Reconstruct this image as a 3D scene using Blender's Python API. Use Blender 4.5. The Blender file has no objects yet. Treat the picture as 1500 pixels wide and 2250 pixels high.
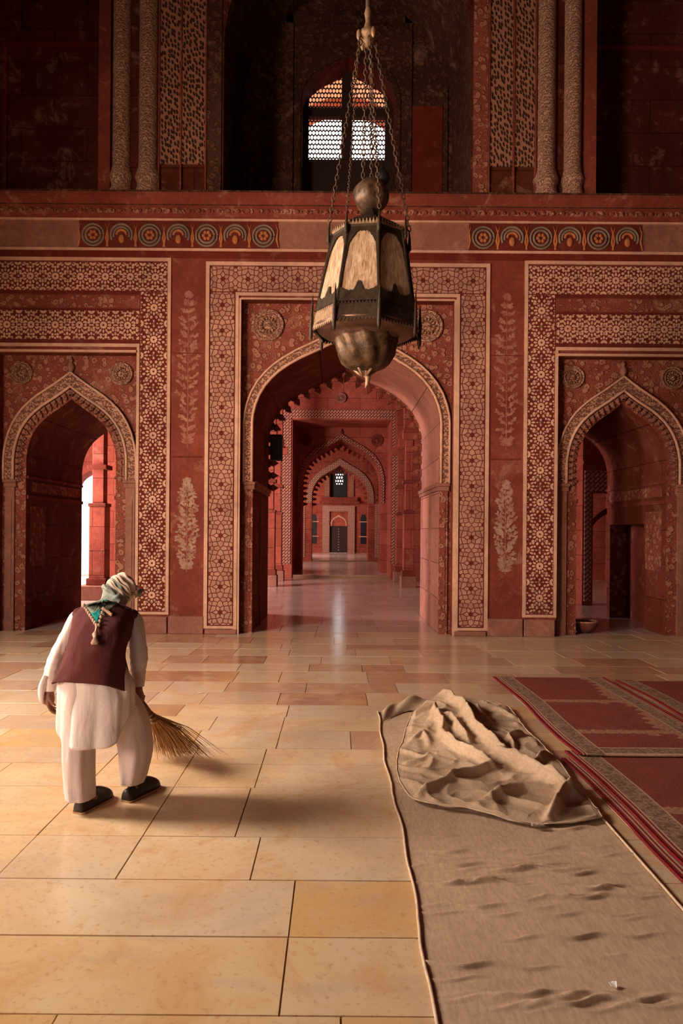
import bpy, bmesh, math, random
from math import sin, cos, pi, radians, sqrt, atan2, exp
from mathutils import Vector, Matrix
from mathutils.bvhtree import BVHTree

random.seed(7)
SC = bpy.context.scene
COL = SC.collection
EYE, F, ROLL = 1.6, 1500.0, 0.0079

# ------------------------------------------------------------------ camera, world, lights, exposure
cam_d = bpy.data.cameras.new('camera')
cam = bpy.data.objects.new('camera', cam_d)
COL.objects.link(cam)
cam.location = (0, 0, EYE)
cam.rotation_mode = 'XYZ'
cam.matrix_world = Matrix.Translation((0, 0, EYE)) @ Matrix.Rotation(radians(90), 4, 'X') @ Matrix.Rotation(ROLL, 4, 'Z')
cam_d.sensor_fit = 'VERTICAL'
cam_d.sensor_height = 36.0
cam_d.lens = F / 2250 * 36.0
cam_d.shift_x = 10 / 2250
cam_d.shift_y = 41 / 2250
cam_d.clip_end = 300
SC.camera = cam

SC.view_settings.view_transform = 'Standard'
SC.view_settings.look = 'None'
SC.view_settings.exposure = 0.0
SC.view_settings.gamma = 1.0
SC.view_settings.use_curve_mapping = False
SC.cycles.use_denoising = True
SC.cycles.max_bounces = 7
SC.cycles.diffuse_bounces = 4
SC.cycles.glossy_bounces = 3
SC.cycles.sample_clamp_indirect = 4.0

w = bpy.data.worlds.new('sky'); SC.world = w; w.use_nodes = True
w.node_tree.nodes['Background'].inputs[0].default_value = (1.0, 0.93, 0.90, 1)
w.node_tree.nodes['Background'].inputs[1].default_value = 3.6

def area_light(name, loc, target, sx, sy, power, color, spread=180):
    d = bpy.data.lights.new(name, 'AREA'); d.shape = 'RECTANGLE'
    d.size = sx; d.size_y = sy; d.energy = power; d.color = color; d.spread = radians(spread)
    o = bpy.data.objects.new(name, d); COL.objects.link(o)
    o.location = loc
    o.rotation_euler = (Vector(target) - Vector(loc)).to_track_quat('-Z', 'Y').to_euler()
    return o
# daylight entering by the side portal (left), the great portal behind the camera and the aisles beyond
area_light('daylight_side_portal', (-6.15, 4.75, 3.95), (-1.0, 3.9, 0.4), 1.3, 2.1, 720, (1.0, 0.84, 0.70))
area_light('daylight_great_portal', (-2.2, -6.2, 3.0), (0.6, 7.0, 0.2), 1.8, 2.6, 5, (1.0, 0.74, 0.57), 120)
area_light('daylight_near_portal', (-6.15, -0.6, 3.0), (1.2, 10.5, 4.2), 1.8, 3.0, 225, (1.0, 0.72, 0.54), 75)
area_light('daylight_aisle_left', (-8.2, 15.3, 3.0), (0.5, 24.0, 2.0), 3.0, 3.2, 1500, (1.0, 0.80, 0.76))
area_light('daylight_aisle_right', (8.2, 17.5, 3.0), (-1.0, 17.0, 0.8), 3.6, 3.2, 12, (1.0, 0.74, 0.68))
area_light('daylight_third_hall', (-4.3, 28.5, 3.2), (0.5, 33.2, 2.0), 2.4, 2.6, 420, (1.0, 0.74, 0.66))
area_light('daylight_fourth_hall', (-4.3, 38.5, 3.2), (1.5, 41.5, 1.5), 2.4, 2.6, 700, (1.0, 0.76, 0.68))

area_light('daylight_far_window', (.13, 45.6, 5.2), (.13, 40.0, 3.6), 1.0, 1.2, 80, (1.0, 0.95, 0.93))
sd = bpy.data.lights.new('sun', 'SUN'); sd.energy = 5.0; sd.angle = radians(1.0); sd.color = (1.0, 0.86, 0.72)
so = bpy.data.objects.new('sun', sd); COL.objects.link(so)
so.rotation_euler = Vector((.22, .55, -.80)).to_track_quat('-Z', 'Y').to_euler()

# ------------------------------------------------------------------ helpers
def px(x, y, D):
    """point at depth D seen at pixel x, y"""
    a, b = x - 740.0, y - 1166.0
    return Vector(((a + ROLL * b) / F * D, D, EYE - (b - ROLL * a) / F * D))
def fl(x, y):
    """point of the floor seen at pixel x, y"""
    a, b = x - 740.0, y - 1166.0
    D = EYE * F / (b - ROLL * a)
    return Vector(((a + ROLL * b) / F * D, D, 0.0))

class MB:
    def __init__(s): s.v = []; s.f = []; s.m = []; s.mi = 0; s.sm = []; s.smooth = False
    def add(s, vs, fs):
        n = len(s.v); s.v.extend([tuple(p) for p in vs])
        for f in fs:
            s.f.append(tuple(i + n for i in f)); s.m.append(s.mi); s.sm.append(s.smooth)
    def quad(s, a, b, c, d): s.add([a, b, c, d], [(0, 1, 2, 3)])
    def box(s, x0, x1, y0, y1, z0, z1):
        if x0 > x1: x0, x1 = x1, x0
        if y0 > y1: y0, y1 = y1, y0
        if z0 > z1: z0, z1 = z1, z0
        s.add([(x0,y0,z0),(x1,y0,z0),(x1,y1,z0),(x0,y1,z0),(x0,y0,z1),(x1,y0,z1),(x1,y1,z1),(x0,y1,z1)],
              [(0,3,2,1),(4,5,6,7),(0,1,5,4),(1,2,6,5),(2,3,7,6),(3,0,4,7)])
    def tube(s, pts, rad, n=8, caps=True, sq=1.0):
        pts = [Vector(p) for p in pts]
        if not isinstance(rad, (list, tuple)): rad = [rad] * len(pts)
        rings = []; up = Vector((0.13, 0.07, 1))
        prev = None
        for i, p in enumerate(pts):
            t = (pts[min(i+1, len(pts)-1)] - pts[max(i-1, 0)])
            if t.length < 1e-9: t = Vector((0, 0, 1))
            t.normalize()
            if prev is None:
                a = t.cross(up)
                if a.length < 1e-3: a = t.cross(Vector((1, 0, 0)))
            else: a = prev - t * prev.dot(t)
            a.normalize(); b = t.cross(a); prev = a
            rings.append([p + (a * cos(2*pi*k/n) + b * sin(2*pi*k/n) * sq) * rad[i] for k in range(n)])
        vs = [q for r in rings for q in r]; fs = []
        for i in range(len(pts) - 1):
            for k in range(n):
                k2 = (k + 1) % n
                fs.append((i*n+k, i*n+k2, (i+1)*n+k2, (i+1)*n+k))
        if caps:
            fs.append(tuple(range(n-1, -1, -1))); m = (len(pts)-1)*n; fs.append(tuple(range(m, m+n)))
        s.add(vs, fs)
    def lathe(s, prof, n=24, c=(0, 0, 0), off=0.0, M=None):
        """prof: (r, z) list"""
        vs = []; fs = []
        for r, z in prof:
            for k in range(n):
                a = 2*pi*k/n + off
                p = Vector((c[0] + r*sin(a), c[1] - r*cos(a), c[2] + z))
                vs.append(p if M is None else M @ p)
        for i in range(len(prof)-1):
            for k in range(n):
                k2 = (k+1) % n
                fs.append((i*n+k, i*n+k2, (i+1)*n+k2, (i+1)*n+k))
        fs.append(tuple(range(n-1, -1, -1))); m = (len(prof)-1)*n; fs.append(tuple(range(m, m+n)))
        s.add(vs, fs)
    def loft(s, rings, caps=True, close=True):
        n = len(rings[0]); vs = [q for r in rings for q in r]; fs = []
        for i in range(len(rings)-1):
            for k in range(n if close else n-1):
                k2 = (k+1) % n
                fs.append((i*n+k, i*n+k2, (i+1)*n+k2, (i+1)*n+k))
        if caps:
            fs.append(tuple(range(n-1, -1, -1))); m = (len(rings)-1)*n; fs.append(tuple(range(m, m+n)))
        s.add(vs, fs)
    def blob(s, c, r, nu=16, nv=10, R=None):
        vs = []; fs = []
        if not isinstance(r, (list, tuple)): r = (r, r, r)
        for j in range(nv+1):
            t = pi * j / nv
            for k in range(nu):
                a = 2*pi*k/nu
                p = Vector((r[0]*sin(t)*cos(a), r[1]*sin(t)*sin(a), -r[2]*cos(t)))
                if R is not None: p = R @ p
                vs.append(Vector(c) + p)
        for j in range(nv):
            for k in range(nu):
                k2 = (k+1) % nu
                fs.append((j*nu+k, j*nu+k2, (j+1)*nu+k2, (j+1)*nu+k))
        s.add(vs, fs)
    def grid(s, nx, ny, fn, mat=None):
        vs = [fn(i/nx, j/ny) for j in range(ny+1) for i in range(nx+1)]
        n0 = len(s.v); s.v.extend([tuple(p) for p in vs])
        for j in range(ny):
            for i in range(nx):
                a = n0 + j*(nx+1) + i
                s.f.append((a, a+1, a+nx+2, a+nx+1)); s.m.append(mat(i, j) if mat else s.mi); s.sm.append(s.smooth)
    def build(s, name, mats, parent=None, weld=False, solid=0.0, bevel=0.0):
        me = bpy.data.meshes.new(name)
        me.from_pydata(s.v, [], s.f)
        if not isinstance(mats, (list, tuple)): mats = [mats]
        for m in mats: me.materials.append(m)
        me.polygons.foreach_set('material_index', s.m)
        me.polygons.foreach_set('use_smooth', s.sm)
        if weld:
            bm = bmesh.new(); bm.from_mesh(me)
            bmesh.ops.remove_doubles(bm, verts=bm.verts, dist=1e-5)
            bmesh.ops.recalc_face_normals(bm, faces=bm.faces)
            bm.to_mesh(me); bm.free()
        me.update()
        o = bpy.data.objects.new(name, me); COL.objects.link(o)
        if parent is not None:
            o.parent = parent
            o.matrix_parent_inverse = parent_inv(parent)
        if solid:
            m = o.modifiers.new('solid', 'SOLIDIFY'); m.thickness = solid; m.offset = 1.0
        if bevel:
            m = o.modifiers.new('bevel', 'BEVEL'); m.width = bevel; m.segments = 2; m.limit_method = 'ANGLE'
        return o
def parent_inv(p):
    M = Matrix.LocRotScale(p.location, p.rotation_euler, p.scale)
    return M.inverted()
def empty(name, loc, label=None, cat=None, group=None):
    o = bpy.data.objects.new(name, None); COL.objects.link(o); o.location = loc
    o.empty_display_size = 0.1
    return tag(o, label, cat, group)
def tag(o, label=None, cat=None, group=None, kind=None):
    if label: o['label'] = label
    if cat: o['category'] = cat
    if group: o['group'] = group
    if kind: o['kind'] = kind
    return o
def struct(o, label=None, cat=None): return tag(o, label, cat, None, 'structure')
def R8(n=8): return random.uniform(-1, 1)

# ------------------------------------------------------------------ materials
class NT:
    def __init__(s, name):
        s.m = bpy.data.materials.new(name); s.m.use_nodes = True
        s.t = s.m.node_tree; s.b = s.t.nodes['Principled BSDF']
        s.co = s.t.nodes.new('ShaderNodeTexCoord').outputs['Object']
    def n(s, typ, **kw):
        nd = s.t.nodes.new(typ)
        for k, v in kw.items():
            if k in nd.inputs: s.put(nd.inputs[k], v)
            else: setattr(nd, k, v)
        return nd
    def put(s, inp, v):
        if hasattr(v, 'links') or isinstance(v, bpy.types.NodeSocket): s.t.links.new(v, inp)
        else:
            if isinstance(v, tuple) and len(v) == 3 and inp.type == 'RGBA': v = (*v, 1)
            inp.default_value = v
    def noise(s, scale, detail=4, rough=0.6, dist=0.0, co=None):
        nd = s.n('ShaderNodeTexNoise', Scale=scale, Detail=detail, Roughness=rough, Distortion=dist)
        s.put(nd.inputs['Vector'], co or s.co); return nd.outputs['Fac']
    def map(s, scale, rot=(0, 0, 0), loc=(0, 0, 0), co=None):
        nd = s.n('ShaderNodeMapping'); nd.inputs['Scale'].default_value = scale; nd.inputs['Rotation'].default_value = rot
        nd.inputs['Location'].default_value = loc
        s.put(nd.inputs['Vector'], co or s.co); return nd.outputs[0]
    def vor(s, scale, feature='F1', out='Distance', rand=1.0, co=None):
        nd = s.n('ShaderNodeTexVoronoi'); nd.feature = feature
        nd.inputs['Scale'].default_value = scale; nd.inputs['Randomness'].default_value = rand
        s.put(nd.inputs['Vector'], co or s.co); return nd.outputs[out]
    def ramp(s, fac, stops, interp='LINEAR'):
        nd = s.n('ShaderNodeValToRGB'); nd.color_ramp.interpolation = interp
        e = nd.color_ramp.elements
        while len(e) > 1: e.remove(e[-1])
        e[0].position = stops[0][0]; e[0].color = s.c4(stops[0][1])
        for p, c in stops[1:]:
            q = e.new(p); q.color = s.c4(c)
        s.put(nd.inputs[0], fac); return nd.outputs[0]
    def c4(s, c): return (c, c, c, 1) if isinstance(c, (int, float)) else (*c, 1)
    def mix(s, fac, a, b, mode='MIX'):
        nd = s.n('ShaderNodeMix'); nd.data_type = 'RGBA'; nd.blend_type = mode
        s.put(nd.inputs[0], fac); s.put(nd.inputs[6], a); s.put(nd.inputs[7], b); return nd.outputs[2]
    def math(s, op, a, b=0.0):
        nd = s.n('ShaderNodeMath'); nd.operation = op; s.put(nd.inputs[0], a); s.put(nd.inputs[1], b); return nd.outputs[0]
    def out(s, color, rough=0.8, bump=None, bstr=0.5, bdist=0.01, spec=0.3, metal=0.0):
        s.put(s.b.inputs['Base Color'], color); s.put(s.b.inputs['Roughness'], rough)
        s.b.inputs['Specular IOR Level'].default_value = spec; s.b.inputs['Metallic'].default_value = metal
        if bump is not None:
            nd = s.n('ShaderNodeBump'); nd.inputs['Strength'].default_value = bstr; nd.inputs['Distance'].default_value = bdist
            s.put(nd.inputs['Height'], bump); s.t.links.new(nd.outputs[0], s.b.inputs['Normal'])
        return s.m

def stone(name, base, mode='plain', hi=None, scale=1.0, vary=1.0, rough=0.85):
    t = NT(name)
    b = Vector(base)
    big = t.noise(0.9, 5, 0.65)
    c = t.ramp(big, [(0.3, tuple(b*0.62)), (0.5, tuple(b)), (0.7, tuple(b*1.18 + Vector((0.02, .015, .012))*vary))])
    fine = t.noise(14, 6, 0.7)
    c = t.mix(t.ramp(fine, [(0.35, 0.0), (0.7, 0.6)]), c, tuple(Vector((b[0]*.55, b[1]*.6, b[2]*.7))))
    dk = t.noise(4.5, 6, 0.75, 0.8)
    c = t.mix(t.ramp(dk, [(0.52, 0.0), (0.68, 0.55*min(1, vary))]), c, tuple(Vector((b[0]*.42, b[1]*.5, b[2]*.6))))
    st = t.noise(2.6, 4, 0.75, 0.6)
    c = t.mix(t.ramp(st, [(0.56, 0.0), (0.70, 0.4*vary)]), c, (0.42, 0.22, 0.14))
    h = t.math('MULTIPLY', fine, 0.35)
    hi = hi or (0.50, 0.27, 0.17)
    if mode == 'blocks':
        br = t.n('ShaderNodeTexBrick'); br.inputs['Scale'].default_value = 1.0
        br.inputs['Mortar Size'].default_value = 0.006; br.inputs['Brick Width'].default_value = 1.1
        br.inputs['Row Height'].default_value = 0.55; br.inputs['Color1'].default_value = (1, 1, 1, 1)
        br.inputs['Color2'].default_value = (.78, .78, .78, 1); br.inputs['Mortar'].default_value = (.35, .3, .3, 1)
        sx = t.n('ShaderNodeSeparateXYZ'); t.put(sx.inputs[0], t.co)
        cx = t.n('ShaderNodeCombineXYZ'); t.put(cx.inputs[0], t.math('ADD', sx.outputs[0], sx.outputs[1])); t.put(cx.inputs[1], sx.outputs[2])
        t.put(br.inputs['Vector'], cx.outputs[0])
        c = t.mix(1.0, c, br.outputs['Color'], 'MULTIPLY')
        h = t.math('SUBTRACT', h, t.math('MULTIPLY', br.outputs['Fac'], 0.6))
    elif mode == 'floral':
        wco = t.n('ShaderNodeVectorMath'); wco.operation = 'ADD'
        nz = t.n('ShaderNodeTexNoise'); nz.inputs['Scale'].default_value = 6*scale; t.put(nz.inputs['Vector'], t.co)
        sc = t.n('ShaderNodeVectorMath'); sc.operation = 'SCALE'; sc.inputs['Scale'].default_value = 0.10/scale
        t.put(sc.inputs[0], nz.outputs['Color']); t.put(wco.inputs[0], t.co); t.put(wco.inputs[1], sc.outputs[0])
        v1 = t.vor(9*scale, 'F1', co=wco.outputs[0])
        v2 = t.vor(22*scale, 'F1', co=wco.outputs[0])
        petal = t.ramp(v1, [(0.0, 0.2), (0.10, 0.25), (0.14, 1.0), (0.36, 1.0), (0.43, 0.0)])
        leaf = t.ramp(v2, [(0.28, 0.75), (0.36, 0.0)])
        rel = t.math('MAXIMUM', petal, leaf)
        c = t.mix(t.math('MULTIPLY', rel, t.ramp(big, [(0.3, 0.35), (0.7, 0.8)])), c, hi)
        h = t.math('ADD', h, t.math('MULTIPLY', rel, 1.2))
    elif mode == 'dots':
        sx = t.n('ShaderNodeSeparateXYZ'); t.put(sx.inputs[0], t.co)
        cx = t.n('ShaderNodeCombineXYZ'); t.put(cx.inputs[0], sx.outputs[0]); t.put(cx.inputs[1], t.math('ADD', t.math('MULTIPLY', sx.outputs[2], .55), t.math('MULTIPLY', sx.outputs[0], .35)))
        vn = t.n('ShaderNodeTexVoronoi'); vn.voronoi_dimensions = '2D'; vn.inputs['Scale'].default_value = 26*scale; vn.inputs['Randomness'].default_value = .6
        t.put(vn.inputs['Vector'], cx.outputs[0]); v = vn.outputs['Distance']
        d = t.ramp(v, [(0.22, 0.0), (0.40, 1.0)])
        c = t.mix(d, tuple(b*0.22), t.mix(0.55, c, hi))
        h = t.math('ADD', h, t.math('MULTIPLY', d, 2.0))
    elif mode == 'scroll':
        wv = t.n('ShaderNodeTexWave'); wv.wave_type = 'RINGS'; wv.inputs['Scale'].default_value = 3.4*scale
        wv.inputs['Distortion'].default_value = 9.0; wv.inputs['Detail'].default_value = 2.0; wv.inputs['Detail Scale'].default_value = 2.2
        t.put(wv.inputs['Vector'], t.co)
        v = t.vor(15*scale, 'F1')
        d = t.math('MULTIPLY', t.ramp(wv.outputs['Fac'], [(0.3, 0.0), (0.62, 1.0)]), t.ramp(v, [(0.12, 0.2), (0.25, 1.0)]))
        c = t.mix(t.math('MULTIPLY', d, 0.75), t.mix(0.5, c, tuple(b*0.4)), hi)
        h = t.math('ADD', h, t.math('MULTIPLY', d, 1.6))
    elif mode == 'weave':
        ch = t.n('ShaderNodeTexBrick'); ch.inputs['Scale'].default_value = 1.0; ch.inputs['Mortar Size'].default_value = 0.018
        ch.inputs['Brick Width'].default_value = 0.15*scale; ch.inputs['Row Height'].default_value = 0.075*scale
        ch.inputs['Color1'].default_value = (1, 1, 1, 1); ch.inputs['Color2'].default_value = (.8, .8, .8, 1); ch.inputs['Mortar'].default_value = (0, 0, 0, 1)
        sx = t.n('ShaderNodeSeparateXYZ'); t.put(sx.inputs[0], t.co)
        cx = t.n('ShaderNodeCombineXYZ')
        a = t.math('ADD', sx.outputs[0], sx.outputs[1])
        t.put(cx.inputs[0], t.math('ADD', a, sx.outputs[2])); t.put(cx.inputs[1], t.math('SUBTRACT', sx.outputs[2], a))
        t.put(ch.inputs['Vector'], cx.outputs[0])
        c = t.mix(t.math('MULTIPLY', ch.outputs['Color'], 0.85), tuple(b*0.5), hi)
        h = t.math('ADD', h, ch.outputs['Color'])
    return t.out(c, rough, h, 1.0, 0.014, 0.06)

RED = (0.175, 0.038, 0.021)
M_wall = stone('red sandstone blocks', RED, 'blocks')
M_plain = stone('smooth red sandstone', (0.20, 0.043, 0.026), 'plain')
M_deep = stone('deep red plaster', (0.14, 0.021, 0.012), 'plain', vary=0.5)
M_pale = stone('weathered pale sandstone', (0.29, 0.120, 0.078), 'plain')
M_line = stone('cream stone fillet', (0.60, 0.33, 0.215), 'plain', vary=0.3)
M_ground = stone('dark red inlay ground', (0.13, 0.022, 0.014), 'plain', vary=0.3)
M_inlay = stone('cream marble inlay', (0.62, 0.35, 0.225), 'plain', vary=0.6)
M_inlay2 = stone('salmon marble inlay', (0.56, 0.30, 0.20), 'plain', vary=0.6)
M_gir = stone('aged lattice inlay', (0.44, 0.22, 0.145), 'plain', vary=1.2)
M_gir2 = stone('aged darker lattice inlay', (0.37, 0.175, 0.115), 'plain', vary=1.2)
M_floral = stone('painted floral relief', (0.23, 0.055, 0.034), 'floral', hi=(0.40, 0.19, 0.12))
M_scroll = stone('carved scroll relief', (0.25, 0.095, 0.060), 'scroll', hi=(0.54, 0.29, 0.185), scale=3.6)
M_dots = stone('pierced dotted relief', (0.22, 0.085, 0.052), 'dots', hi=(0.36, 0.17, 0.11), scale=.8)
M_dark_floral = stone('shaded floral relief', (0.06, 0.024, 0.013), 'floral', hi=(0.13, 0.056, 0.032))  # dark copy of the floral relief, with the upper storey's shade in its colour
M_weave = stone('woven stone pattern', (0.22, 0.05, 0.032), 'weave', hi=(0.48, 0.24, 0.165), scale=1.4)
M_weave_pale = stone('pale woven stone pattern', (0.32, 0.11, 0.075), 'weave', hi=(0.60, 0.36, 0.26), scale=1.4)
M_hall = stone('red hall sandstone', (0.36, 0.080, 0.048), 'blocks')
M_pink = stone('pink washed lit half sandstone', (0.46, 0.185, 0.130), 'blocks', vary=1.6)
M_up = stone('shaded red sandstone', (0.095, 0.021, 0.010), 'blocks')  # darkened base paints in the shade of the upper storey
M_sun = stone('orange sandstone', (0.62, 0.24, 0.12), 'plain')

def simple(name, col, rough=0.7, metal=0.0, nz=0.25, sc=20, bs=0.3, spec=0.3):
    t = NT(name); b = Vector(col)
    f = t.noise(sc, 5, 0.65)
    c = t.ramp(f, [(0.3, tuple(b*(1-nz))), (0.7, tuple(b*(1+nz*.6)))])
    return t.out(c, rough, f, bs, 0.004, spec, metal)
M_black = simple('near black paint', (0.012, 0.010, 0.010), 0.6)
M_dark_wood = simple('dark wood', (0.03, 0.012, 0.008), 0.6)
# ------------------------------------------------------------------ architecture toolkit
CX = 0.14
W0 = 10.48           # face of the arcade wall
PROF = [(0, 1), (.13, .925), (.26, .855), (.38, .795), (.50, .735), (.62, .660), (.72, .585), (.80, .505), (.87, .415), (.93, .305), (.97, .19), (.992, .09), (1, 0)]
def arch(w, zs, za, n=None):
    """half profile mirrored: list of (dx, z) from -w to w"""
    h = [(w*a, zs + (za-zs)*b) for a, b in PROF]
    return [(-x, z) for x, z in reversed(h[1:])] + h
def curve_path(cx, w, zs, za, z0):
    """arch with legs down to z0, dense"""
    c = arch(w, zs, za)
    pts = [(cx - w, z0)] + [(cx+x, z) for x, z in c] + [(cx + w, z0)]
    return pts
def arch_wall(mb, x0, x1, z0, z1, y0, y1, cx, w, zs, za, mi_face=0, mi_soffit=0, front=True, back=True, hole=None, mi_left=None):
    """wall slab with an arched opening"""
    mb.mi = mi_face
    def face(y, flip):
        def q(a, b, c, d):
            mb.quad(*( (d, c, b, a) if flip else (a, b, c, d)))
        if cx - w > x0: q((x0, y, z0), (cx-w, y, z0), (cx-w, y, z1), (x0, y, z1))
        if x1 > cx + w: q((cx+w, y, z0), (x1, y, z0), (x1, y, z1), (cx+w, y, z1))
        c = arch(w, zs, za)
        for (a, za_), (b, zb_) in zip(c, c[1:]):
            q((cx+a, y, za_), (cx+b, y, zb_), (cx+b, y, z1), (cx+a, y, z1))
    if front: face(y0, False)
    if back: face(y1, True)
    mb.mi = mi_soffit
    p = curve_path(cx, w, zs, za, z0)
    if hole:
        (a, za_), (b, zb_) = p[-2], p[-1]; ya, yb, zt = hole; p = p[:-1]
        mb.quad((a, y0, zt), (a, y1, zt), (a, y1, za_), (a, y0, za_))
        mb.quad((a, y0, z0), (a, ya, z0), (a, ya, zt), (a, y0, zt)); mb.quad((a, yb, z0), (a, y1, z0), (a, y1, zt), (a, yb, zt))
    for (a, za_), (b, zb_) in zip(p, p[1:]):
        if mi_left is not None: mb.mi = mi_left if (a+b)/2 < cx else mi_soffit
        mb.quad((a, y0, za_), (a, y1, za_), (b, y1, zb_), (b, y0, zb_))
    mb.mi = mi_face
    mb.quad((x0, y0, z1), (x1, y0, z1), (x1, y1, z1), (x0, y1, z1))
def arch_band(mb, cx, wi, zsi, zai, wo, zso, zao, z0, y, t, mi=0):
    """raised band between inner and outer arch curves, legs to z0, thickness t toward -y"""
    mb.mi = mi
    a = curve_path(cx, wi, zsi, zai, z0); b = curve_path(cx, wo, zso, zao, z0)
    for i in range(len(a)-1):
        A, B, C, D = a[i], a[i+1], b[i+1], b[i]
        f = y - t
        mb.quad((A[0], f, A[1]), (B[0], f, B[1]), (C[0], f, C[1]), (D[0], f, D[1]))
        mb.quad((A[0], y, A[1]), (B[0], y, B[1]), (B[0], f, B[1]), (A[0], f, A[1]))
        mb.quad((D[0], f, D[1]), (C[0], f, C[1]), (C[0], y, C[1]), (D[0], y, D[1]))
    for P, Q in ((a[0], b[0]), (a[-1], b[-1])):
        mb.quad((P[0], y-t, P[1]), (Q[0], y-t, Q[1]), (Q[0], y, Q[1]), (P[0], y, P[1]))
def resample(pts, step):
    out = []; acc = 0.0
    for (x0, z0), (x1, z1) in zip(pts, pts[1:]):
        L = sqrt((x1-x0)**2 + (z1-z0)**2)
        if L < 1e-9: continue
        t = acc
        while t < L:
            k = t/L; out.append((x0+(x1-x0)*k, z0+(z1-z0)*k, (x1-x0)/L, (z1-z0)/L)); t += step
        acc = t - L
    return out
def bud_fringe(mb, cx, w, zs, za, z0, y, size, step, depth=0.07):
    """lotus buds hanging inward from the edge of an arch"""
    for x, z, tx, tz in resample(curve_path(cx, w, zs, za, z0), step):
        nx, nz = tz, -tx          # inward normal
        s = size
        prof = [(-.46, -.1), (-.46, .12), (-.26, .34), (-.38, .55), (-.20, .85), (0, 1.15), (.20, .85), (.38, .55), (.26, .34), (.46, .12), (.46, -.1)]
        P = [(x + tx*a*s + nx*b*s, z + tz*a*s + nz*b*s) for a, b in prof]
        f = [(p[0], y - depth, p[1]) for p in P]; g = [(p[0], y, p[1]) for p in P]
        n = len(P)
        mb.add(f + g, [tuple(range(n)), tuple(range(2*n-1, n-1, -1))] + [(i, i+n, (i+1) % n + n, (i+1) % n) for i in range(n)])
        c = (x + nx*.5*s, y - depth - 0.01, z + nz*.5*s)
        mb.blob(c, (s*.22, 0.02, s*.22), 6, 4)
def poly_clip(P, x0, x1, z0, z1):
    def cut(P, f, g):
        o = []
        for i in range(len(P)):
            a, b = P[i], P[(i+1) % len(P)]
            fa, fb = f(a), f(b)
            if fa >= 0: o.append(a)
            if (fa >= 0) != (fb >= 0):
                t = fa/(fa-fb); o.append((a[0]+(b[0]-a[0])*t, a[1]+(b[1]-a[1])*t))
        return o
    for f in (lambda p: p[0]-x0, lambda p: x1-p[0], lambda p: p[1]-z0, lambda p: z1-p[1]):
        P = cut(P, f, None)
        if len(P) < 3: return None
    A = 0.5*abs(sum(P[i][0]*P[(i+1) % len(P)][1]-P[(i+1) % len(P)][0]*P[i][1] for i in range(len(P))))
    return P if A > 2e-6 else None
def inlay(mb, P, y, t=0.004, mi=0):
    if t < .003: t += random.random()*.0012
    n = len(P)
    A = sum(P[i][0]*P[(i+1) % n][1]-P[(i+1) % n][0]*P[i][1] for i in range(n))
    if A < 0: P = P[::-1]
    mb.mi = mi
    mb.add([(p[0], y-t, p[1]) for p in P] + [(p[0], y, p[1]) for p in P],
           [tuple(range(n))] + [(i, i+n, (i+1) % n + n, (i+1) % n) for i in range(n)])
# star rosettes, cell = period P across, drawn in a rectangle
def star_panel(mb, x0, x1, z0, z1, y, along='z', period=0.49, center=None):
    u = (z1 - z0) if along == 'z' else (x1 - x0); wdt = (x1-x0) if along == 'z' else (z1-z0)
    N = max(1, round(u/period)); p = u/N
    r = min(p, wdt)*0.5
    def emit(poly, mi=0):
        Q = []
        for a, b in poly:
            Q.append((x0 + wdt/2 + b, z0 + a) if along == 'z' else (x0 + a, z0 + wdt/2 + b))
        Q = poly_clip(Q, x0+.006, x1-.006, z0+.006, z1-.006)
        if Q: inlay(mb, Q, y, mi=mi)
    placed = []; cents = [((i+.5)*p, 0) for i in range(N)] + [(i*p, sg*wdt/2) for i in range(N+1) for sg in (-1, 1)]
    def rosette(a0, b0, dotless=False):
        mi = random.choice((0, 0, 0, 1))
        n = 16; ro, ri = 0.055, 0.017
        for k in range(n):
            t0, t1 = 2*pi*k/n, 2*pi*(k+1)/n
            emit([(a0+ri*cos(t0), b0+ri*sin(t0)), (a0+ro*cos(t0), b0+ro*sin(t0)), (a0+ro*cos(t1), b0+ro*sin(t1)), (a0+ri*cos(t1), b0+ri*sin(t1))], mi)
        for ring, (rc, L, wd, m) in enumerate(((0.094, .030, .0165, 12), (0.152, .026, .020, 12), (0.205, .020, .016, 16))):
            for k in range(m):
                t = 2*pi*(k + 0.5*ring)/m
                c, s = cos(t), sin(t)
                sh = [(-L, 0), (-L*.3, wd), (L*.5, wd*.8), (L, 0), (L*.5, -wd*.8), (-L*.3, -wd)]
                pa, pb = a0 + c*rc, b0 + s*rc
                if any((pa-q[0])**2 + (pb-q[1])**2 < q[2]**2 for q in placed): continue
                if any((pa-q[0])**2 + (pb-q[1])**2 < (.066 if ring else .05)**2 for q in cents if q != (a0, b0)): continue
                placed.append((pa, pb, .030 if ring else .024))
                emit([(a0 + c*(rc+q[0]) - s*q[1], b0 + s*(rc+q[0]) + c*q[1]) for q in sh], random.choice((0, 0, 1)))
    for i in range(N):
        rosette((i+.5)*p, 0)
    for i in range(N+1):
        for sgn in (-1, 1): rosette(i*p, sgn*wdt/2)
        for k in (-.055, 0.0, .055):
            emit([(i*p-.012, k), (i*p, k+.018), (i*p+.012, k), (i*p, k-.018)])
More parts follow.
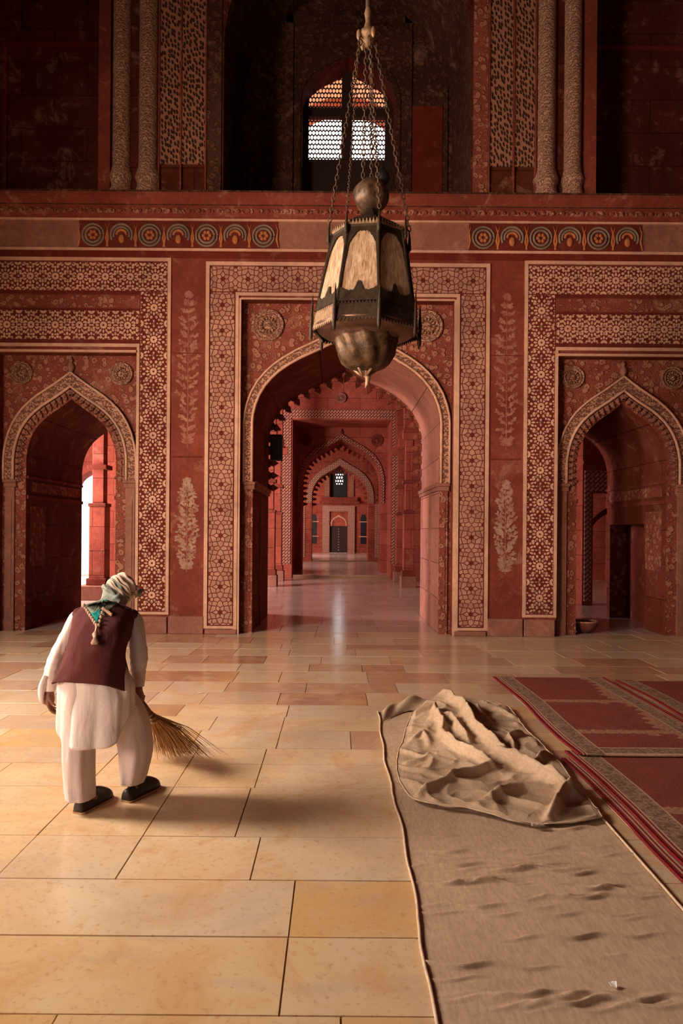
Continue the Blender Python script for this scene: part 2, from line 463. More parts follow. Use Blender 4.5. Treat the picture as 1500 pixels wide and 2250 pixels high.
def girih_panel(mb, x0, x1, z0, z1, y, along='z', period=0.40):
    """interlaced cells (Voronoi of a star lattice), dark stars left open"""
    u = (z1 - z0) if along == 'z' else (x1 - x0); wdt = (x1-x0) if along == 'z' else (z1-z0)
    N = max(1, round(u/period)); p = u/N
    seeds = []
    def star(a, b):
        seeds.append((a, b, 0))
        for k in range(6):
            t = 2*pi*k/6 + pi/6; seeds.append((a + .060*cos(t), b + .060*sin(t), 1))
        for k in range(6):
            t = 2*pi*k/6; seeds.append((a + .112*cos(t), b + .112*sin(t), 1))
    for i in range(-1, N+1):
        star((i+.5)*p, 0)
    for i in range(-1, N+2):
        for sg in (-1, 1): star(i*p, sg*wdt/2)
        seeds.append((i*p, .075, 1)); seeds.append((i*p, -.075, 1))
        seeds.append((i*p-.055, 0, 1)); seeds.append((i*p+.055, 0, 1))
    # drop near duplicates
    S = []
    for s in seeds:
        if all((s[0]-q[0])**2 + (s[1]-q[1])**2 > .030**2 for q in S): S.append(s)
    for s in S:
        if s[2] == 0 or s[0] < -.05 or s[0] > u+.05 or abs(s[1]) > wdt/2+.05: continue
        P = [(s[0]-.2, s[1]-.2), (s[0]+.2, s[1]-.2), (s[0]+.2, s[1]+.2), (s[0]-.2, s[1]+.2)]
        for q in S:
            dx, dy = q[0]-s[0], q[1]-s[1]; d = sqrt(dx*dx+dy*dy)
            if d < 1e-6 or d > .35: continue
            lim = d/2 - .0062
            o = []
            for i in range(len(P)):
                a, b = P[i], P[(i+1) % len(P)]
                fa = lim - ((a[0]-s[0])*dx + (a[1]-s[1])*dy)/d; fb = lim - ((b[0]-s[0])*dx + (b[1]-s[1])*dy)/d
                if fa >= 0: o.append(a)
                if (fa >= 0) != (fb >= 0):
                    t = fa/(fa-fb); o.append((a[0]+(b[0]-a[0])*t, a[1]+(b[1]-a[1])*t))
            P = o
            if len(P) < 3: break
        if len(P) < 3: continue
        Q = [((x0 + wdt/2 + b, z0 + a) if along == 'z' else (x0 + a, z0 + wdt/2 + b)) for a, b in P]
        Q = poly_clip(Q, x0+.005, x1-.005, z0+.005, z1-.005)
        if Q: inlay(mb, Q, y, mi=random.choice((0, 0, 1)))
def medallion(cx, cz, r, y, parent, mats=None):
    mb = MB(); mb.smooth = True
    M = Matrix.Translation((cx, y, cz)) @ Matrix.Rotation(radians(90), 4, 'X')
    mb.lathe([(r, -.02), (r, .03), (r*.93, .045), (r*.86, .03), (r*.80, .012), (r*.76, .03), (r*.70, .04), (r*.64, .02), (r*.58, .01), (r*.30, .012), (r*.26, .03), (r*.12, .045), (.001, .05)], 32, M=M)
    for k in range(14):
        t = 2*pi*k/14
        mb.blob((cx + r*.44*cos(t), y - .02, cz + r*.44*sin(t)), (r*.13, .03, r*.085), 8, 5, Matrix.Rotation(-t, 3, 'Y'))
    return mb.build('medallion', M_scroll if mats is None else mats, parent)

# ------------------------------------------------------------------ floor of marble slabs
def marble(name, warm=1.0):
    t = NT(name)
    at = t.n('ShaderNodeAttribute'); at.attribute_name = 'slab'
    big = t.noise(1.3, 5, 0.6, 0.8)
    slab = at.outputs['Color']
    sep = t.n('ShaderNodeSeparateColor'); t.put(sep.inputs[0], slab)
    c = t.ramp(sep.outputs[0], [(0.0, (0.64, 0.39, 0.17)), (0.25, (0.68, 0.47, 0.26)), (0.55, (0.70, 0.52, 0.33)), (0.85, (0.60, 0.45, 0.32)), (1.0, (0.36, 0.150, 0.080))])
    c = t.mix(t.ramp(big, [(0.40, 0.0), (0.70, 0.55)]), c, (0.62, 0.36, 0.15))
    vein = t.noise(0.9, 5, 0.55, 0.5, t.map((1, 2.2, 1), (0, 0, 0.5)))
    c = t.mix(t.ramp(vein, [(0.50, 0.0), (0.56, 0.30), (0.64, 0.0)]), c, (0.44, 0.33, 0.26))
    or_ = t.noise(1.7, 6, 0.7, 1.5)
    c = t.mix(t.ramp(or_, [(0.50, 0.0), (0.66, 0.55)]), c, (0.58, 0.30, 0.12))
    cloud = t.noise(3.1, 4, 0.6, 1.0)
    c = t.mix(t.ramp(cloud, [(0.52, 0.0), (0.72, 0.55)]), c, (0.66, 0.48, 0.33))
    sp = t.noise(30, 4, 0.7)
    c = t.mix(t.ramp(sp, [(0.56, 0.0), (0.70, 0.6)]), c, (0.44, 0.22, 0.10))
    h = t.math('ADD', t.noise(5, 4, .6), t.math('MULTIPLY', t.noise(40, 3, .6), .2))
    r = t.ramp(t.noise(4, 4, .6), [(0.3, 0.12), (0.7, 0.24)])
    return t.out(c, r, h, 0.10, 0.006, 0.5)
M_marble = marble('yellow marble slabs')
t = NT('grey stone paving'); at = t.n('ShaderNodeAttribute'); at.attribute_name = 'slab'
c = t.mix(at.outputs['Color'], (0.42, 0.30, 0.26), (0.56, 0.43, 0.38)); c = t.mix(t.ramp(t.noise(3, 5, .7), [(.4, 0), (.7, .4)]), c, (0.42, 0.25, 0.2))
M_pave = t.out(c, 0.16, t.noise(6, 5, .7), 0.25, 0.01, 0.4)
t = NT('dark mortar'); M_mortar = t.out((0.20, 0.10, 0.05), 0.9)

def slab_floor(name, rows, x0, x1, mat, wmin, wmax, fixed={}, gap=0.0022, tones=None):
    mb = MB(); cols = []
    for ri in range(len(rows)-1):
        a, b = rows[ri], rows[ri+1]
        if ri in fixed: xs = fixed[ri]
        else:
            xs = [x0 - random.uniform(0, wmax*.8)]
            while xs[-1] < x1: xs.append(xs[-1] + random.uniform(wmin, wmax))
        xs = [x for x in xs if x > x0 + .08]; xs = [x0] + [x for x in xs if x < x1 - .08] + [x1]
        for si, (xa, xb) in enumerate(zip(xs, xs[1:])):
            tl = TONES.get(a) if mat is M_marble else None
            n = len(mb.v); g = gap; k = .0015; e = [random.uniform(-.0012, .0012) for _ in range(4)]; zt = random.uniform(-.0008, .0008)
            o = [(xa+g, a+g), (xb-g, a+g), (xb-g, b-g), (xa+g, b-g)]
            i_ = [(xa+g+k, a+g+k), (xb-g-k, a+g+k), (xb-g-k, b-g-k), (xa+g+k, b-g-k)]
            mb.add([(p[0]+e[j], p[1]+e[j], -.006) for j, p in enumerate(o)] + [(p[0]+e[j], p[1]+e[j], zt) for j, p in enumerate(i_)],
                   [(4, 5, 6, 7)] + [(j, (j+1) % 4, (j+1) % 4+4, j+4) for j in range(4)])
            cols.append((8, ((tl[si] if tl and si < len(tl) else random.random()) if b < 6.3 or mat is not M_marble else .72 + .28*random.random(), random.random(), random.random(), 1)))
    mb.mi = 1
    mb.add([(x0, rows[0], -.005), (x1, rows[0], -.005), (x1, rows[-1], -.005), (x0, rows[-1], -.005)], [(0, 1, 2, 3)])
    mb.box(x0, x1, rows[0], rows[-1], -.2, -.006)
    cols.append((12, (0, 0, 0, 1)))
    o = mb.build(name, [mat, M_mortar])
    ca = o.data.color_attributes.new('slab', 'FLOAT_COLOR', 'POINT')
    flat = []
    for n, c in cols:
        for _ in range(n): flat.extend(c)
    ca.data.foreach_set('color', flat)
    return struct(o)
rows = [-7.0, -6.3, -5.6, -4.9, -4.2, -3.5, -2.8, -2.2, -1.6, -1.0, -.4, .2, .8, 1.4, 1.85, 2.25, 2.685, 3.12, 3.56, 4.24, 4.66, 5.0, 5.45, 5.85, 6.25]
fixed = {rows.index(2.25): [-2.6, -.178, .75, 1.7], rows.index(2.685): [-3, -.178, .85, 1.8],
         rows.index(3.12): [-3.4, -2.2, -1.55, -1.0, -.385, .75, 1.7], rows.index(3.56): [-3.2, -2.2, -1.55, -1.0, -.52, .62, 1.6],
         rows.index(4.24): [-4.6, -3.1, -2.2, -1.55, -1.0, -.50, .55], rows.index(4.66): [-3.8, -2.6, -1.55, -1.0, -.50, .45, .95]}
TONES = {2.25: [.30, .30, .35, .6], 2.685: [.62, .62, .0, .4], 3.12: [.4, .3, .35, .7, .55, .62], 3.56: [.3, .5, .3, .35, .5, .5], 4.24: [.3, .7, .3, .4, .45, .35, .5], 4.66: [.8, .6, .85, .3, .5, .45, .7]}
y = 6.25
while y < 9.9: y += random.uniform(.42, .62); rows.append(y)
rows[-1] = 10.2
rows.append(10.75)
slab_floor('floor', rows, -6.3, 6.3, M_marble, .45, 1.05, fixed)
# lengthwise slabs beyond the great arch
r2 = [10.75]
while r2[-1] < 22.4: r2.append(r2[-1] + random.uniform(.45, .8))
r2[-1] = 22.9
slab_floor('floor_second_hall', r2, -9.5, 9.5, M_pave, .4, 1.1)
r3 = [22.95, 24.0, 25.6, 27, 28.2, 29.5, 31, 32.4, 33.2]
o = slab_floor('floor_third_hall', r3, -5, 5, M_pave, .5, 1.2); o.location.z = 0.10
r4 = [33.25, 34.5, 36, 37.5, 39, 40.5, 42, 44.2]
o = slab_floor('floor_fourth_hall', r4, -5, 5, M_pave, .5, 1.2); o.location.z = 0.16

# ------------------------------------------------------------------ hall enclosure
TOP = 13.0
mb = MB()
arch_wall(mb, 3.0, 6.5, 0, TOP, -6.8, -6.3, 4.75, 1.15, 3.6, 5.4)   # built along x, turned below
def turned(mb, f):
    mb.v = [f(v) for v in mb.v]
arch_wall(mb, -2.3, 1.1, 0, TOP, -6.8, -6.3, -0.6, 1.15, 3.6, 5.4)
turned(mb, lambda v: (v[1], v[0], v[2]))
mb.box(-6.8, -6.3, -7.0, -2.3, 0, TOP); mb.box(-6.8, -6.3, 1.1, 3.0, 0, TOP); mb.box(-6.8, -6.3, 6.5, 10.48, 0, TOP)
struct(mb.build('wall_left', M_wall))
mb = MB(); mb.box(6.3, 6.8, -7.0, 10.48, 0, TOP); struct(mb.build('wall_right', M_wall))
mb = MB(); arch_wall(mb, -6.3, 6.3, 0, TOP, -7.5, -7.0, -2.2, .9, 3.0, 4.4); struct(mb.build('wall_behind', M_wall))
mb = MB(); mb.box(-6.8, 6.8, -7.5, 12.8, TOP, TOP+.3); struct(mb.build('ceiling', M_deep))
mb = MB(); mb.box(-60, -9.5, -40, 80, -.3, -.12); mb.box(-9.5, 9.5, 44.8, 80, -.3, -.12); mb.box(-9.5, 60, -40, -7.5, -.3, -.12)
mb.box(-9.5, -6.8, -7.5, 13.0, -.3, -.12)
struct(mb.build('ground_courtyard', simple('courtyard stone', (0.62, 0.45, 0.36), .8)))

# ------------------------------------------------------------------ the arcade wall
ZC = 6.46            # underside of the cornice
SX = 4.298           # side arch axis from the centre
REC = 0.18
YR = W0 + REC
YB = 13.0
wall = MB()
def strip(x0, x1, z0, z1, y0=W0, y1=YB): wall.box(x0, x1, y0, y1, z0, z1)
arch_wall(wall, CX-1.635, CX+1.635, 0, 5.136, YR, YB, CX, 1.45, 3.28, 4.62, 2, 4, mi_left=1)  # left half in darker stone paints in its shade; right, lit half stays pink
for s in (-1, 1):
    a, b = sorted((CX+s*1.635, CX+s*3.229)); wall.mi = 0; strip(a, b, 0, 5.9)
    arch_wall(wall, CX+s*SX-1.069, CX+s*SX+1.069, 0, 4.30, YR, YB, CX+s*SX, .70, 2.66, 3.62, 2, 1, hole=(11.42, 12.85, 1.75) if s > 0 else None)
    a, b = sorted((CX+s*5.367, s*7.2)); wall.mi = 0; strip(a, b, 0, 5.9)
    a, b = sorted((CX+s*3.229, CX+s*5.367)); strip(a, b, 4.30, 5.9)
wall.mi = 0
strip(CX-1.635, CX+1.635, 5.136, 5.9)
wall.mi = 3
strip(-7.2, 7.2, 5.9, ZC)
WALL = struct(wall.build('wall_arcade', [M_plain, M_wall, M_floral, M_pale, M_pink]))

# borders, bands and panels on the wall: parts of the wall
def part(mb, name, mats, label=None, **k):
    o = mb.build(name, mats, WALL, **k)
    if label: o['label'] = label
    return o
mb = MB()
def fr(x0, x1, z0, z1, t=.022, y=W0): mb.box(x0, x1, y-t-random.random()*.003, y, z0, z1)
# central frame fillets
for s in (-1, 1):
    fr(CX+s*2.177-(.055 if s > 0 else 0), CX+s*2.177+(.055 if s < 0 else 0), .084, 5.709)
    fr(CX+s*1.719-(.05 if s > 0 else 0), CX+s*1.719+(.05 if s < 0 else 0), .0, 5.241)
    fr(CX+s*1.655-(.02), CX+s*1.655+.02, .0, 5.156, .012)
fr(CX-2.122, CX+2.122, 5.654, 5.709); fr(CX-1.669, CX+1.669, 5.191, 5.241); fr(CX-1.635, CX+1.635, 5.136, 5.165, .012)
for s in (-1, 1):
    a, b = sorted((CX+s*1.719, CX+s*2.122)); fr(a, b, .084, .125)
part(mb, 'border_fillet', M_line, 'cream stone border round the great arch')
for s in (-1, 1):
    mb = MB()
    e = lambda v, w_: sorted((CX+s*v, CX+s*(v+w_)))
    for v in (2.711, 5.834): a, b = e(v, .05); fr(a, b, .293, 5.76)
    for v in (3.185, 5.367): a, b = e(v, .044); fr(a, b, .293, 4.44)
    a, b = e(2.761, 3.073); fr(a, b, 5.71, 5.76)
    a, b = e(3.185, 2.226); fr(a, b, 4.39, 4.44)
    a, b = e(3.229, 2.138); fr(a, b, 4.30, 4.335, .05)
    for v in (2.761, 5.411): a, b = e(v, .424); fr(a, b, .293, .335)
    part(mb, 'border_fillet', M_line, 'cream stone border round the side arch')
    # recess strip between two rows of stars
    mb = MB(); a, b = e(3.20, 2.2); mb.box(a, b, W0-.004, W0, 5.0, 5.18); part(mb, 'plain_strip', M_floral)
# grounds and inlays
yg = W0 - .006
mb = MB()
for s in (-1, 1):
    a, b = sorted((CX+s*1.725, CX+s*2.120)); mb.box(a, b, yg, W0, .126, 5.243)
mb.box(CX-2.12, CX+2.12, yg, W0, 5.243, 5.652)
part(mb, 'inlay_ground', M_ground)
mb = MB()
for s in (-1, 1):
    a, b = sorted((CX+s*1.735, CX+s*2.110)); girih_panel(mb, a, b, .136, 5.245, yg)
girih_panel(mb, CX-2.11, CX+2.11, 5.252, 5.645, yg, 'x')
part(mb, 'lattice_inlay', [M_gir, M_gir2], 'cream interlaced stone inlay with dark stars round the great arch')
for s in (-1, 1):
    mb = MB()
    cols_ = [(2.765, .415), (5.415, .415)]
    for v, w_ in cols_:
        a, b = sorted((CX+s*v, CX+s*(v+w_))); mb.box(a, b, yg, W0, .34, 5.70)
    a, b = sorted((CX+s*3.18, CX+s*5.415)); mb.box(a, b, yg, W0, 5.20, 5.70); mb.box(a, b, yg, W0, 4.45, 4.98)
    part(mb, 'inlay_ground', M_ground)
    mb = MB()
    for v, w_ in cols_:
        a, b = sorted((CX+s*v, CX+s*(v+w_))); star_panel(mb, a, b, .345, 5.245, yg)
    a, b = sorted((CX+s*2.765, CX+s*5.83)); star_panel(mb, a, b, 5.25, 5.69, yg, 'x', .40)
    a, b = sorted((CX+s*3.19, CX+s*5.41)); star_panel(mb, a, b, 4.50, 4.95, yg, 'x', .40)
    part(mb, 'star_inlay', [M_inlay, M_inlay2], 'cream star rosette inlay round the side arch')
# painted plants on the plain pilasters
t = NT('faded plant painting'); M_paint = t.out(t.ramp(t.noise(9, 4, .7), [(.35, (0.22, 0.06, 0.038)), (.65, (0.34, 0.15, 0.10))]), .9)
t = NT('grey plant painting'); M_paint2 = t.out(t.ramp(t.noise(9, 4, .7), [(.35, (0.22, 0.08, 0.05)), (.65, (0.36, 0.23, 0.16))]), .9)
def plant(mb, cx, z0, h, w_, leafy, y):
    def leafp(x, z, a, L, wd):
        c, s = cos(a), sin(a)
        q = [(0, 0), (L*.3, wd), (L*.7, wd*.8), (L, 0), (L*.7, -wd*.8), (L*.3, -wd)]
        inlay(mb, [(x+c*p-s*r, z+s*p+c*r) for p, r in q], y, .002)
    def stem(x0, z0, x1, z1, t_):
        d = Vector((x1-x0, z1-z0)); n = Vector((-d.y, d.x)).normalized()*t_
        inlay(mb, [(x0-n.x, z0-n.y), (x1-n.x*.6, z1-n.y*.6), (x1+n.x*.6, z1+n.y*.6), (x0+n.x, z0+n.y)], y, .002)
    stem(cx, z0, cx, z0+h*.97, .005)
    n = leafy*2
    for i in range(n):
        f = (i+1)/(n+1); z = z0 + h*f
        env = w_*(sin(pi*min(1, f*.9+.12)))**.7
        for s in (-1, 1):
            a = pi/2 - s*random.uniform(.6, 1.0)
            L = env*random.uniform(.75, 1.05)
            x1, z1 = cx + cos(a)*L, z + sin(a)*L*.8
            stem(cx, z, x1, z1, .003)
            for k in range(5):
                g = (k+1)/5
                leafp(cx+(x1-cx)*g, z+(z1-z)*g, a + random.uniform(-1, 1), .06, .017)
                leafp(cx+(x1-cx)*g, z+(z1-z)*g, a + random.uniform(-1, 1)*1.5, .05, .014)
    for k in range(7): leafp(cx, z0+h*.96, pi/2 + (k-3)*.42, .07, .018)
    for s in (-1, 1):
        for k in range(3): leafp(cx, z0+h*.03, pi/2 - s*(.5+k*.4), .17-.03*k, .018)
for s in (-1, 1):
    cxp = CX + s*2.444
    mb = MB(); plant(mb, cxp, 2.85, 2.45, .20, 9, W0); part(mb, 'painted_plant', M_paint, 'tall faded pink plant painting')
    mb = MB(); plant(mb, cxp, .95, 1.45, .20, 9, W0); part(mb, 'painted_plant', M_paint2, 'grey cypress plant painting')
    mb = MB()
    a, b = CX+s*2.444-.235, CX+s*2.444+.235
    mb.box(a, b, W0-.004, W0, 2.70, 2.73); mb.box(a, b, W0-.004, W0, 4.3, 4.315)
    part(mb, 'pilaster_joint', M_ground)
# plinth courses of worn pale stone
mb = MB()
for s in (-1, 1):
    for (u0, u1, h_) in ((1.66, 2.16, .075), (2.17, 2.72, .27), (2.73, 3.21, .26)):
        a, b = sorted((CX+s*u0, CX+s*u1)); mb.box(a+.005, b-.005, W0-.035, W0, 0, h_)
part(mb, 'plinth', M_pale, 'worn pale plinth stones', bevel=.012)
# frieze with lotus crests
mb = MB(); mb.box(-7, 7, W0-.02, W0, 5.87, 5.91); mb.box(-7, 7, W0-.03, W0, 6.33, 6.36)
part(mb, 'frieze_moulding', M_line)
mb = MB(); mb.box(-7, 7, W0-.012, W0, 5.765, 5.87)
part(mb, 'frieze_moulding', M_deep)
M_crest_g = stone('grey lotus paint', (0.22, 0.15, 0.11), 'plain')
M_crest_o = stone('ochre lotus paint', (0.42, 0.14, 0.05), 'plain')
for (u0, u1, n) in ((-4.13, -1.08, 7), (1.85, 4.5, 6)):
    mb = MB(); mb.box(CX+u0, CX+u1, W0-.01, W0, 5.91, 6.33)
    part(mb, 'lotus_panel', M_ground)
    for k in range(n):
        c = CX + u0 + (k+.5)*(u1-u0)/n; zc = 6.11; mb = MB(); mb.smooth = True
        off = 0 if k % 2 == 0 else 1
        def arcs(r, t_, a0, a1, mi, zc=zc):
            mb.mi = mi
            pts = [(c + r*cos(a0+(a1-a0)*i/16), W0-.012, zc + r*sin(a0+(a1-a0)*i/16)) for i in range(17)]
            mb.tube(pts, t_, 6)
        if off:
            arcs(.165, .020, -.5, pi+.5, 0); arcs(.12, .018, -.3, pi+.3, 0); arcs(.075, .022, 0, pi, 1)
            mb.blob((c, W0-.015, zc-.06), (.05, .02, .07), 8, 6)
        else:
            arcs(.165, .018, 0, 2*pi, 0); arcs(.115, .02, 0, 2*pi, 0)
            mb.mi = 1
            for q in range(6): mb.blob((c+.05*cos(q*pi/3), W0-.015, zc+.05*sin(q*pi/3)), (.03, .02, .03), 8, 5)
        mb.mi = 1
        for s in (-1, 1):
            xx = c + s*.20
            mb.tube([(xx+s*.03, W0-.012, zc-.18), (xx, W0-.012, zc-.05), (xx+s*.02, W0-.012, zc+.08), (xx-s*.015, W0-.012, zc+.18)], [.012, .02, .012, .006], 6)
        part(mb, 'lotus_crest', [M_crest_g, M_crest_o])
# cornice
mb = MB(); mb.mi = 0
prof = [(0, 6.36), (.03, 6.36), (.03, 6.38), (.07, 6.42), (.07, 6.50), (.12, 6.53), (.19, 6.60), (.20, 6.64), (.20, 6.70), (0, 6.70)]
for i, ((d0, z0), (d1, z1)) in enumerate(zip(prof, prof[1:])):
    mb.mi = 1 if i == 3 else 0
    mb.quad((-6.3, W0-d0, z0), (6.3, W0-d0, z0), (6.3, W0-d1, z1), (-6.3, W0-d1, z1))
part(mb, 'cornice', [M_plain, M_floral], 'dark red stone cornice with a carved band')
mb = MB(); mb.smooth = True
x = -6.2
while x < 6.2:
    mb.blob((x, W0-.075, 6.46), (.045, .02, .034), 8, 6); mb.blob((x+.075, W0-.075, 6.45), (.016, .015, .026), 6, 4)
    x += .15
part(mb, 'cornice_relief', M_floral)
mb = MB(); mb.box(-6.3, 6.3, W0-.125, W0-.11, 6.525, 6.54); mb.box(-6.3, 6.3, W0-.215, W0-.19, 6.685, 6.705); part(mb, 'cornice_fillet', M_dark_floral)
mb = MB(); mb.box(-7.2, 7.2, W0-.001, YB, ZC, 6.69); part(mb, 'ledge', M_deep)

# arch bands, capitals, fringes, medallions of the three arches
def arch_dress(cx, wi, zsi, zai, wo, zso, zao, zcap, y, side):
    mb = MB()
    arch_band(mb, cx, wi+.03, zsi, zai+.035, wo, zso, zao, zcap, y, .055)
    part(mb, 'arch_band', M_scroll, 'carved stone band framing the arch')
    mb = MB(); mb.smooth = True
    for (w_, za, r) in ((wi+.02, zai+.02, .022), (wo, zao, .018)):
        p = curve_path(cx, w_, zsi, za, zcap)
        mb.tube([(a, y-.06, b) for a, b in p], r, 8)
    part(mb, 'roll_moulding', M_line)
    mb = MB(); mb.smooth = True
    # finial on the apex
    mb.lathe([(.02, 0), (.03, .03), (.055, .08), (.05, .13), (.02, .17), (.035, .2), (.002, .27)], 10, (cx, y-.03, zao-.01))
    part(mb, 'apex_finial', M_pale)
    mb = MB()
    for s in (-1, 1):
        a, b = sorted((cx+s*(wi-.035), cx+s*(wo+.01)))
        mb.box(a, b, y-.075, y+.10, zcap-.05, zcap); mb.box(a+.01, b-.01, y-.055, y+.06, zcap-.12, zcap-.05)
    part(mb, 'capital', M_pale, bevel=.01)
    mb = MB()
    for s in (-1, 1):
        a, b = sorted((cx+s*(wi+.005), cx+s*(wo-.02))); mb.box(a, b, y-.035, y, 0, zcap-.12)
        mb.box(a+.04, b-.04, y-.045, y-.03, .35, zcap-.3)
    part(mb, 'pilaster', M_pale if side else M_floral)
arch_dress(CX, 1.45, 3.28, 4.62, 1.60, 3.28, 4.80, 2.35, YR, False)
for s in (-1, 1):
    arch_dress(CX+s*SX, .86, 2.66, 3.79, 1.03, 2.66, 4.03, 2.36, YR, True)
    mb = MB(); bud_fringe(mb, CX+s*SX, .84, 2.66, 3.76, 2.36, YR+.0, .085, .095, .05); part(mb, 'bud_fringe', M_pale, 'row of carved stone lotus buds edging the arch')
    for q in (-1, 1): medallion(CX+s*SX+q*.78, 4.02, .18, YR, WALL)
for q in (-1, 1): medallion(CX+q*1.24, 4.80, .25, YR, WALL)
# carved dado bands inside the jambs of the side arches
for s in (-1, 1):
    for q in (-1, 1):
        x = CX+s*SX+q*.70
        mb = MB()
        a, b = sorted((x, x - q*.012))
        mb.box(a, b, YR+.15, YB-.15, 2.18, 2.34); mb.box(a, b, YR+.15, YB-.15 if s*q < 1 else 11.35, 1.0, 1.95)
        part(mb, 'jamb_relief', M_floral)
        mb = MB(); a, b = sorted((x, x - q*.03)); mb.box(a, b, YR+.02, YB-.02, 2.06, 2.12); mb.box(a, b, YR+.02, YB-.02, 2.38, 2.42)
        part(mb, 'jamb_moulding', M_plain)
# impost moulding along the jambs of the great arch
mb = MB()
for q in (-1, 1):
    a, b = sorted((CX+q*1.45, CX+q*1.40)); mb.box(a, b, YR, YB, 2.30, 2.36); 
    a, b = sorted((CX+q*1.45, CX+q*1.42)); mb.box(a, b, YR, YB, 2.24, 2.30); mb.box(a, b, YR+.9, YR+.96, 0, 2.24)
part(mb, 'impost', M_pale)
mb = MB(); bud_fringe(mb, CX, 1.45, 3.28, 4.62, 2.40, YB-.02, .17, .235, .10); part(mb, 'bud_fringe', stone('dark bud stone', (0.20, .055, .03), 'plain'), 'row of dark hanging stone buds at the back of the great arch')

# ------------------------------------------------------------------ upper storey
UP = MB()
UC = .11
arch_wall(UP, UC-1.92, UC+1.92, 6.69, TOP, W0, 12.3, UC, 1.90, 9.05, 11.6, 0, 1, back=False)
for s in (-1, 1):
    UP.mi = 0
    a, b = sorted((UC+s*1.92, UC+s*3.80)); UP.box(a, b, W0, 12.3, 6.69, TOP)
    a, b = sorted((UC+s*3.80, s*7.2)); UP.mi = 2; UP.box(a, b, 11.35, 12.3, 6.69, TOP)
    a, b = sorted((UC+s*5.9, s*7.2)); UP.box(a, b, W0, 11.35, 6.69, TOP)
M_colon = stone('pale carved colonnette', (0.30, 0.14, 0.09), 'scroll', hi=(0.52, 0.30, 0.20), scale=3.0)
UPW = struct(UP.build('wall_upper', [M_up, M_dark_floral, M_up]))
def upart(mb, name, mats, label=None, **k):
    o = mb.build(name, mats, UPW, **k)
    if label: o['label'] = label
    return o
for s in (-1, 1):
    for (u0, u1, m, nm) in ((1.93, 2.15, M_dark_floral if s < 0 else M_floral, 'carved_strip'), (2.18, 2.53, M_dots, 'dotted_panel'), (2.56, 2.87, M_dots, 'dotted_panel')):  # left carved strip uses the shade-coloured relief, right one the lighter lit-side relief
        mb = MB(); a, b = sorted((UC+s*u0, UC+s*u1)); mb.box(a, b, W0-.03, W0, 7.2 if nm == 'dotted_panel' else 6.72, TOP-.1); upart(mb, nm, m)
    mb = MB()
    for u in (2.165, 2.545, 2.88): mb.box(UC+s*u-.012, UC+s*u+.012, W0-.05, W0, 6.7, TOP-.1)
    upart(mb, 'panel_rib', M_plain)
    for (u, r) in ((3.05, .15), (3.46, .14)):
        mb = MB(); mb.smooth = True
        mb.lathe([(r*1.25, 6.70), (r*1.3, 6.78), (r*1.1, 6.86), (r*1.35, 6.98), (r*1.15, 7.08), (r, 7.16), (r, 12.6), (r*1.3, 12.8)], 16, (UC+s*u, W0+.02, 0))
        upart(mb, 'colonnette', M_colon, 'carved stone colonnette on a bulb base')
    mb = MB(); a, b = sorted((UC+s*3.62, UC+s*3.80)); mb.box(a, b, W0-.06, W0+.5, 6.70, TOP-.1); upart(mb, 'jamb_strip', M_plain)
    # framed panels in the side niches
    mb = MB()
    a, b = sorted((UC+s*3.95, UC+s*5.7))
    for (x0, x1, z0, z1) in ((a, a+.07, 6.9, 9.6), (b-.07, b, 6.9, 9.6), (a, b, 9.6, 9.67), (a, b, 6.85, 6.92)): mb.box(x0, x1, 11.31, 11.35, z0, z1)
    upart(mb, 'niche_frame', M_deep)
# back wall of the upper recess with the window opening
BK = 12.3; WX = .15
mb = MB()
arch_wall(mb, UC-1.92, UC+1.92, 6.69, TOP, BK, BK+.5, WX, .84, 9.35, 10.15, 0, 1)
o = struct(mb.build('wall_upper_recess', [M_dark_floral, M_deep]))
mb = MB()
arch_band(mb, WX, .86, 9.35, 10.17, .93, 9.35, 10.30, 6.7, BK, .03)
for s in (-1, 1):
    a, b = sorted((WX+s*1.00, WX+s*1.13)); mb.box(a, b, BK-.05, BK, 6.7, 10.85)
    a, b = sorted((WX+s*1.78, WX+s*1.70)); mb.box(a, b, BK-.04, BK, 6.7, 10.85)
mb.box(WX-1.13, WX+1.13, BK-.05, BK, 10.72, 10.85); mb.box(WX-1.78, WX+1.78, BK-.04, BK, 10.95, 11.05)
a = mb.build('window_moulding', M_dark_floral, o)
mb = MB(); mb.box(WX+1.14, WX+1.69, BK-.02, BK, 6.7, 9.25); mb.build('plain_panel', M_deep, o)
# painted niche left of the window
mb = MB(); x = WX-1.42
for (x0, x1, z0, z1) in ((x-.13, x-.03, 8.1, 8.7), (x+.03, x+.13, 8.1, 8.7), (x-.2, x+.2, 8.98, 9.03), (x-.05, x+.05, 7.2, 8.05)): mb.box(x0, x1, BK-.02, BK, z0, z1)
mb.build('painted_niche', M_dark_wood, o)

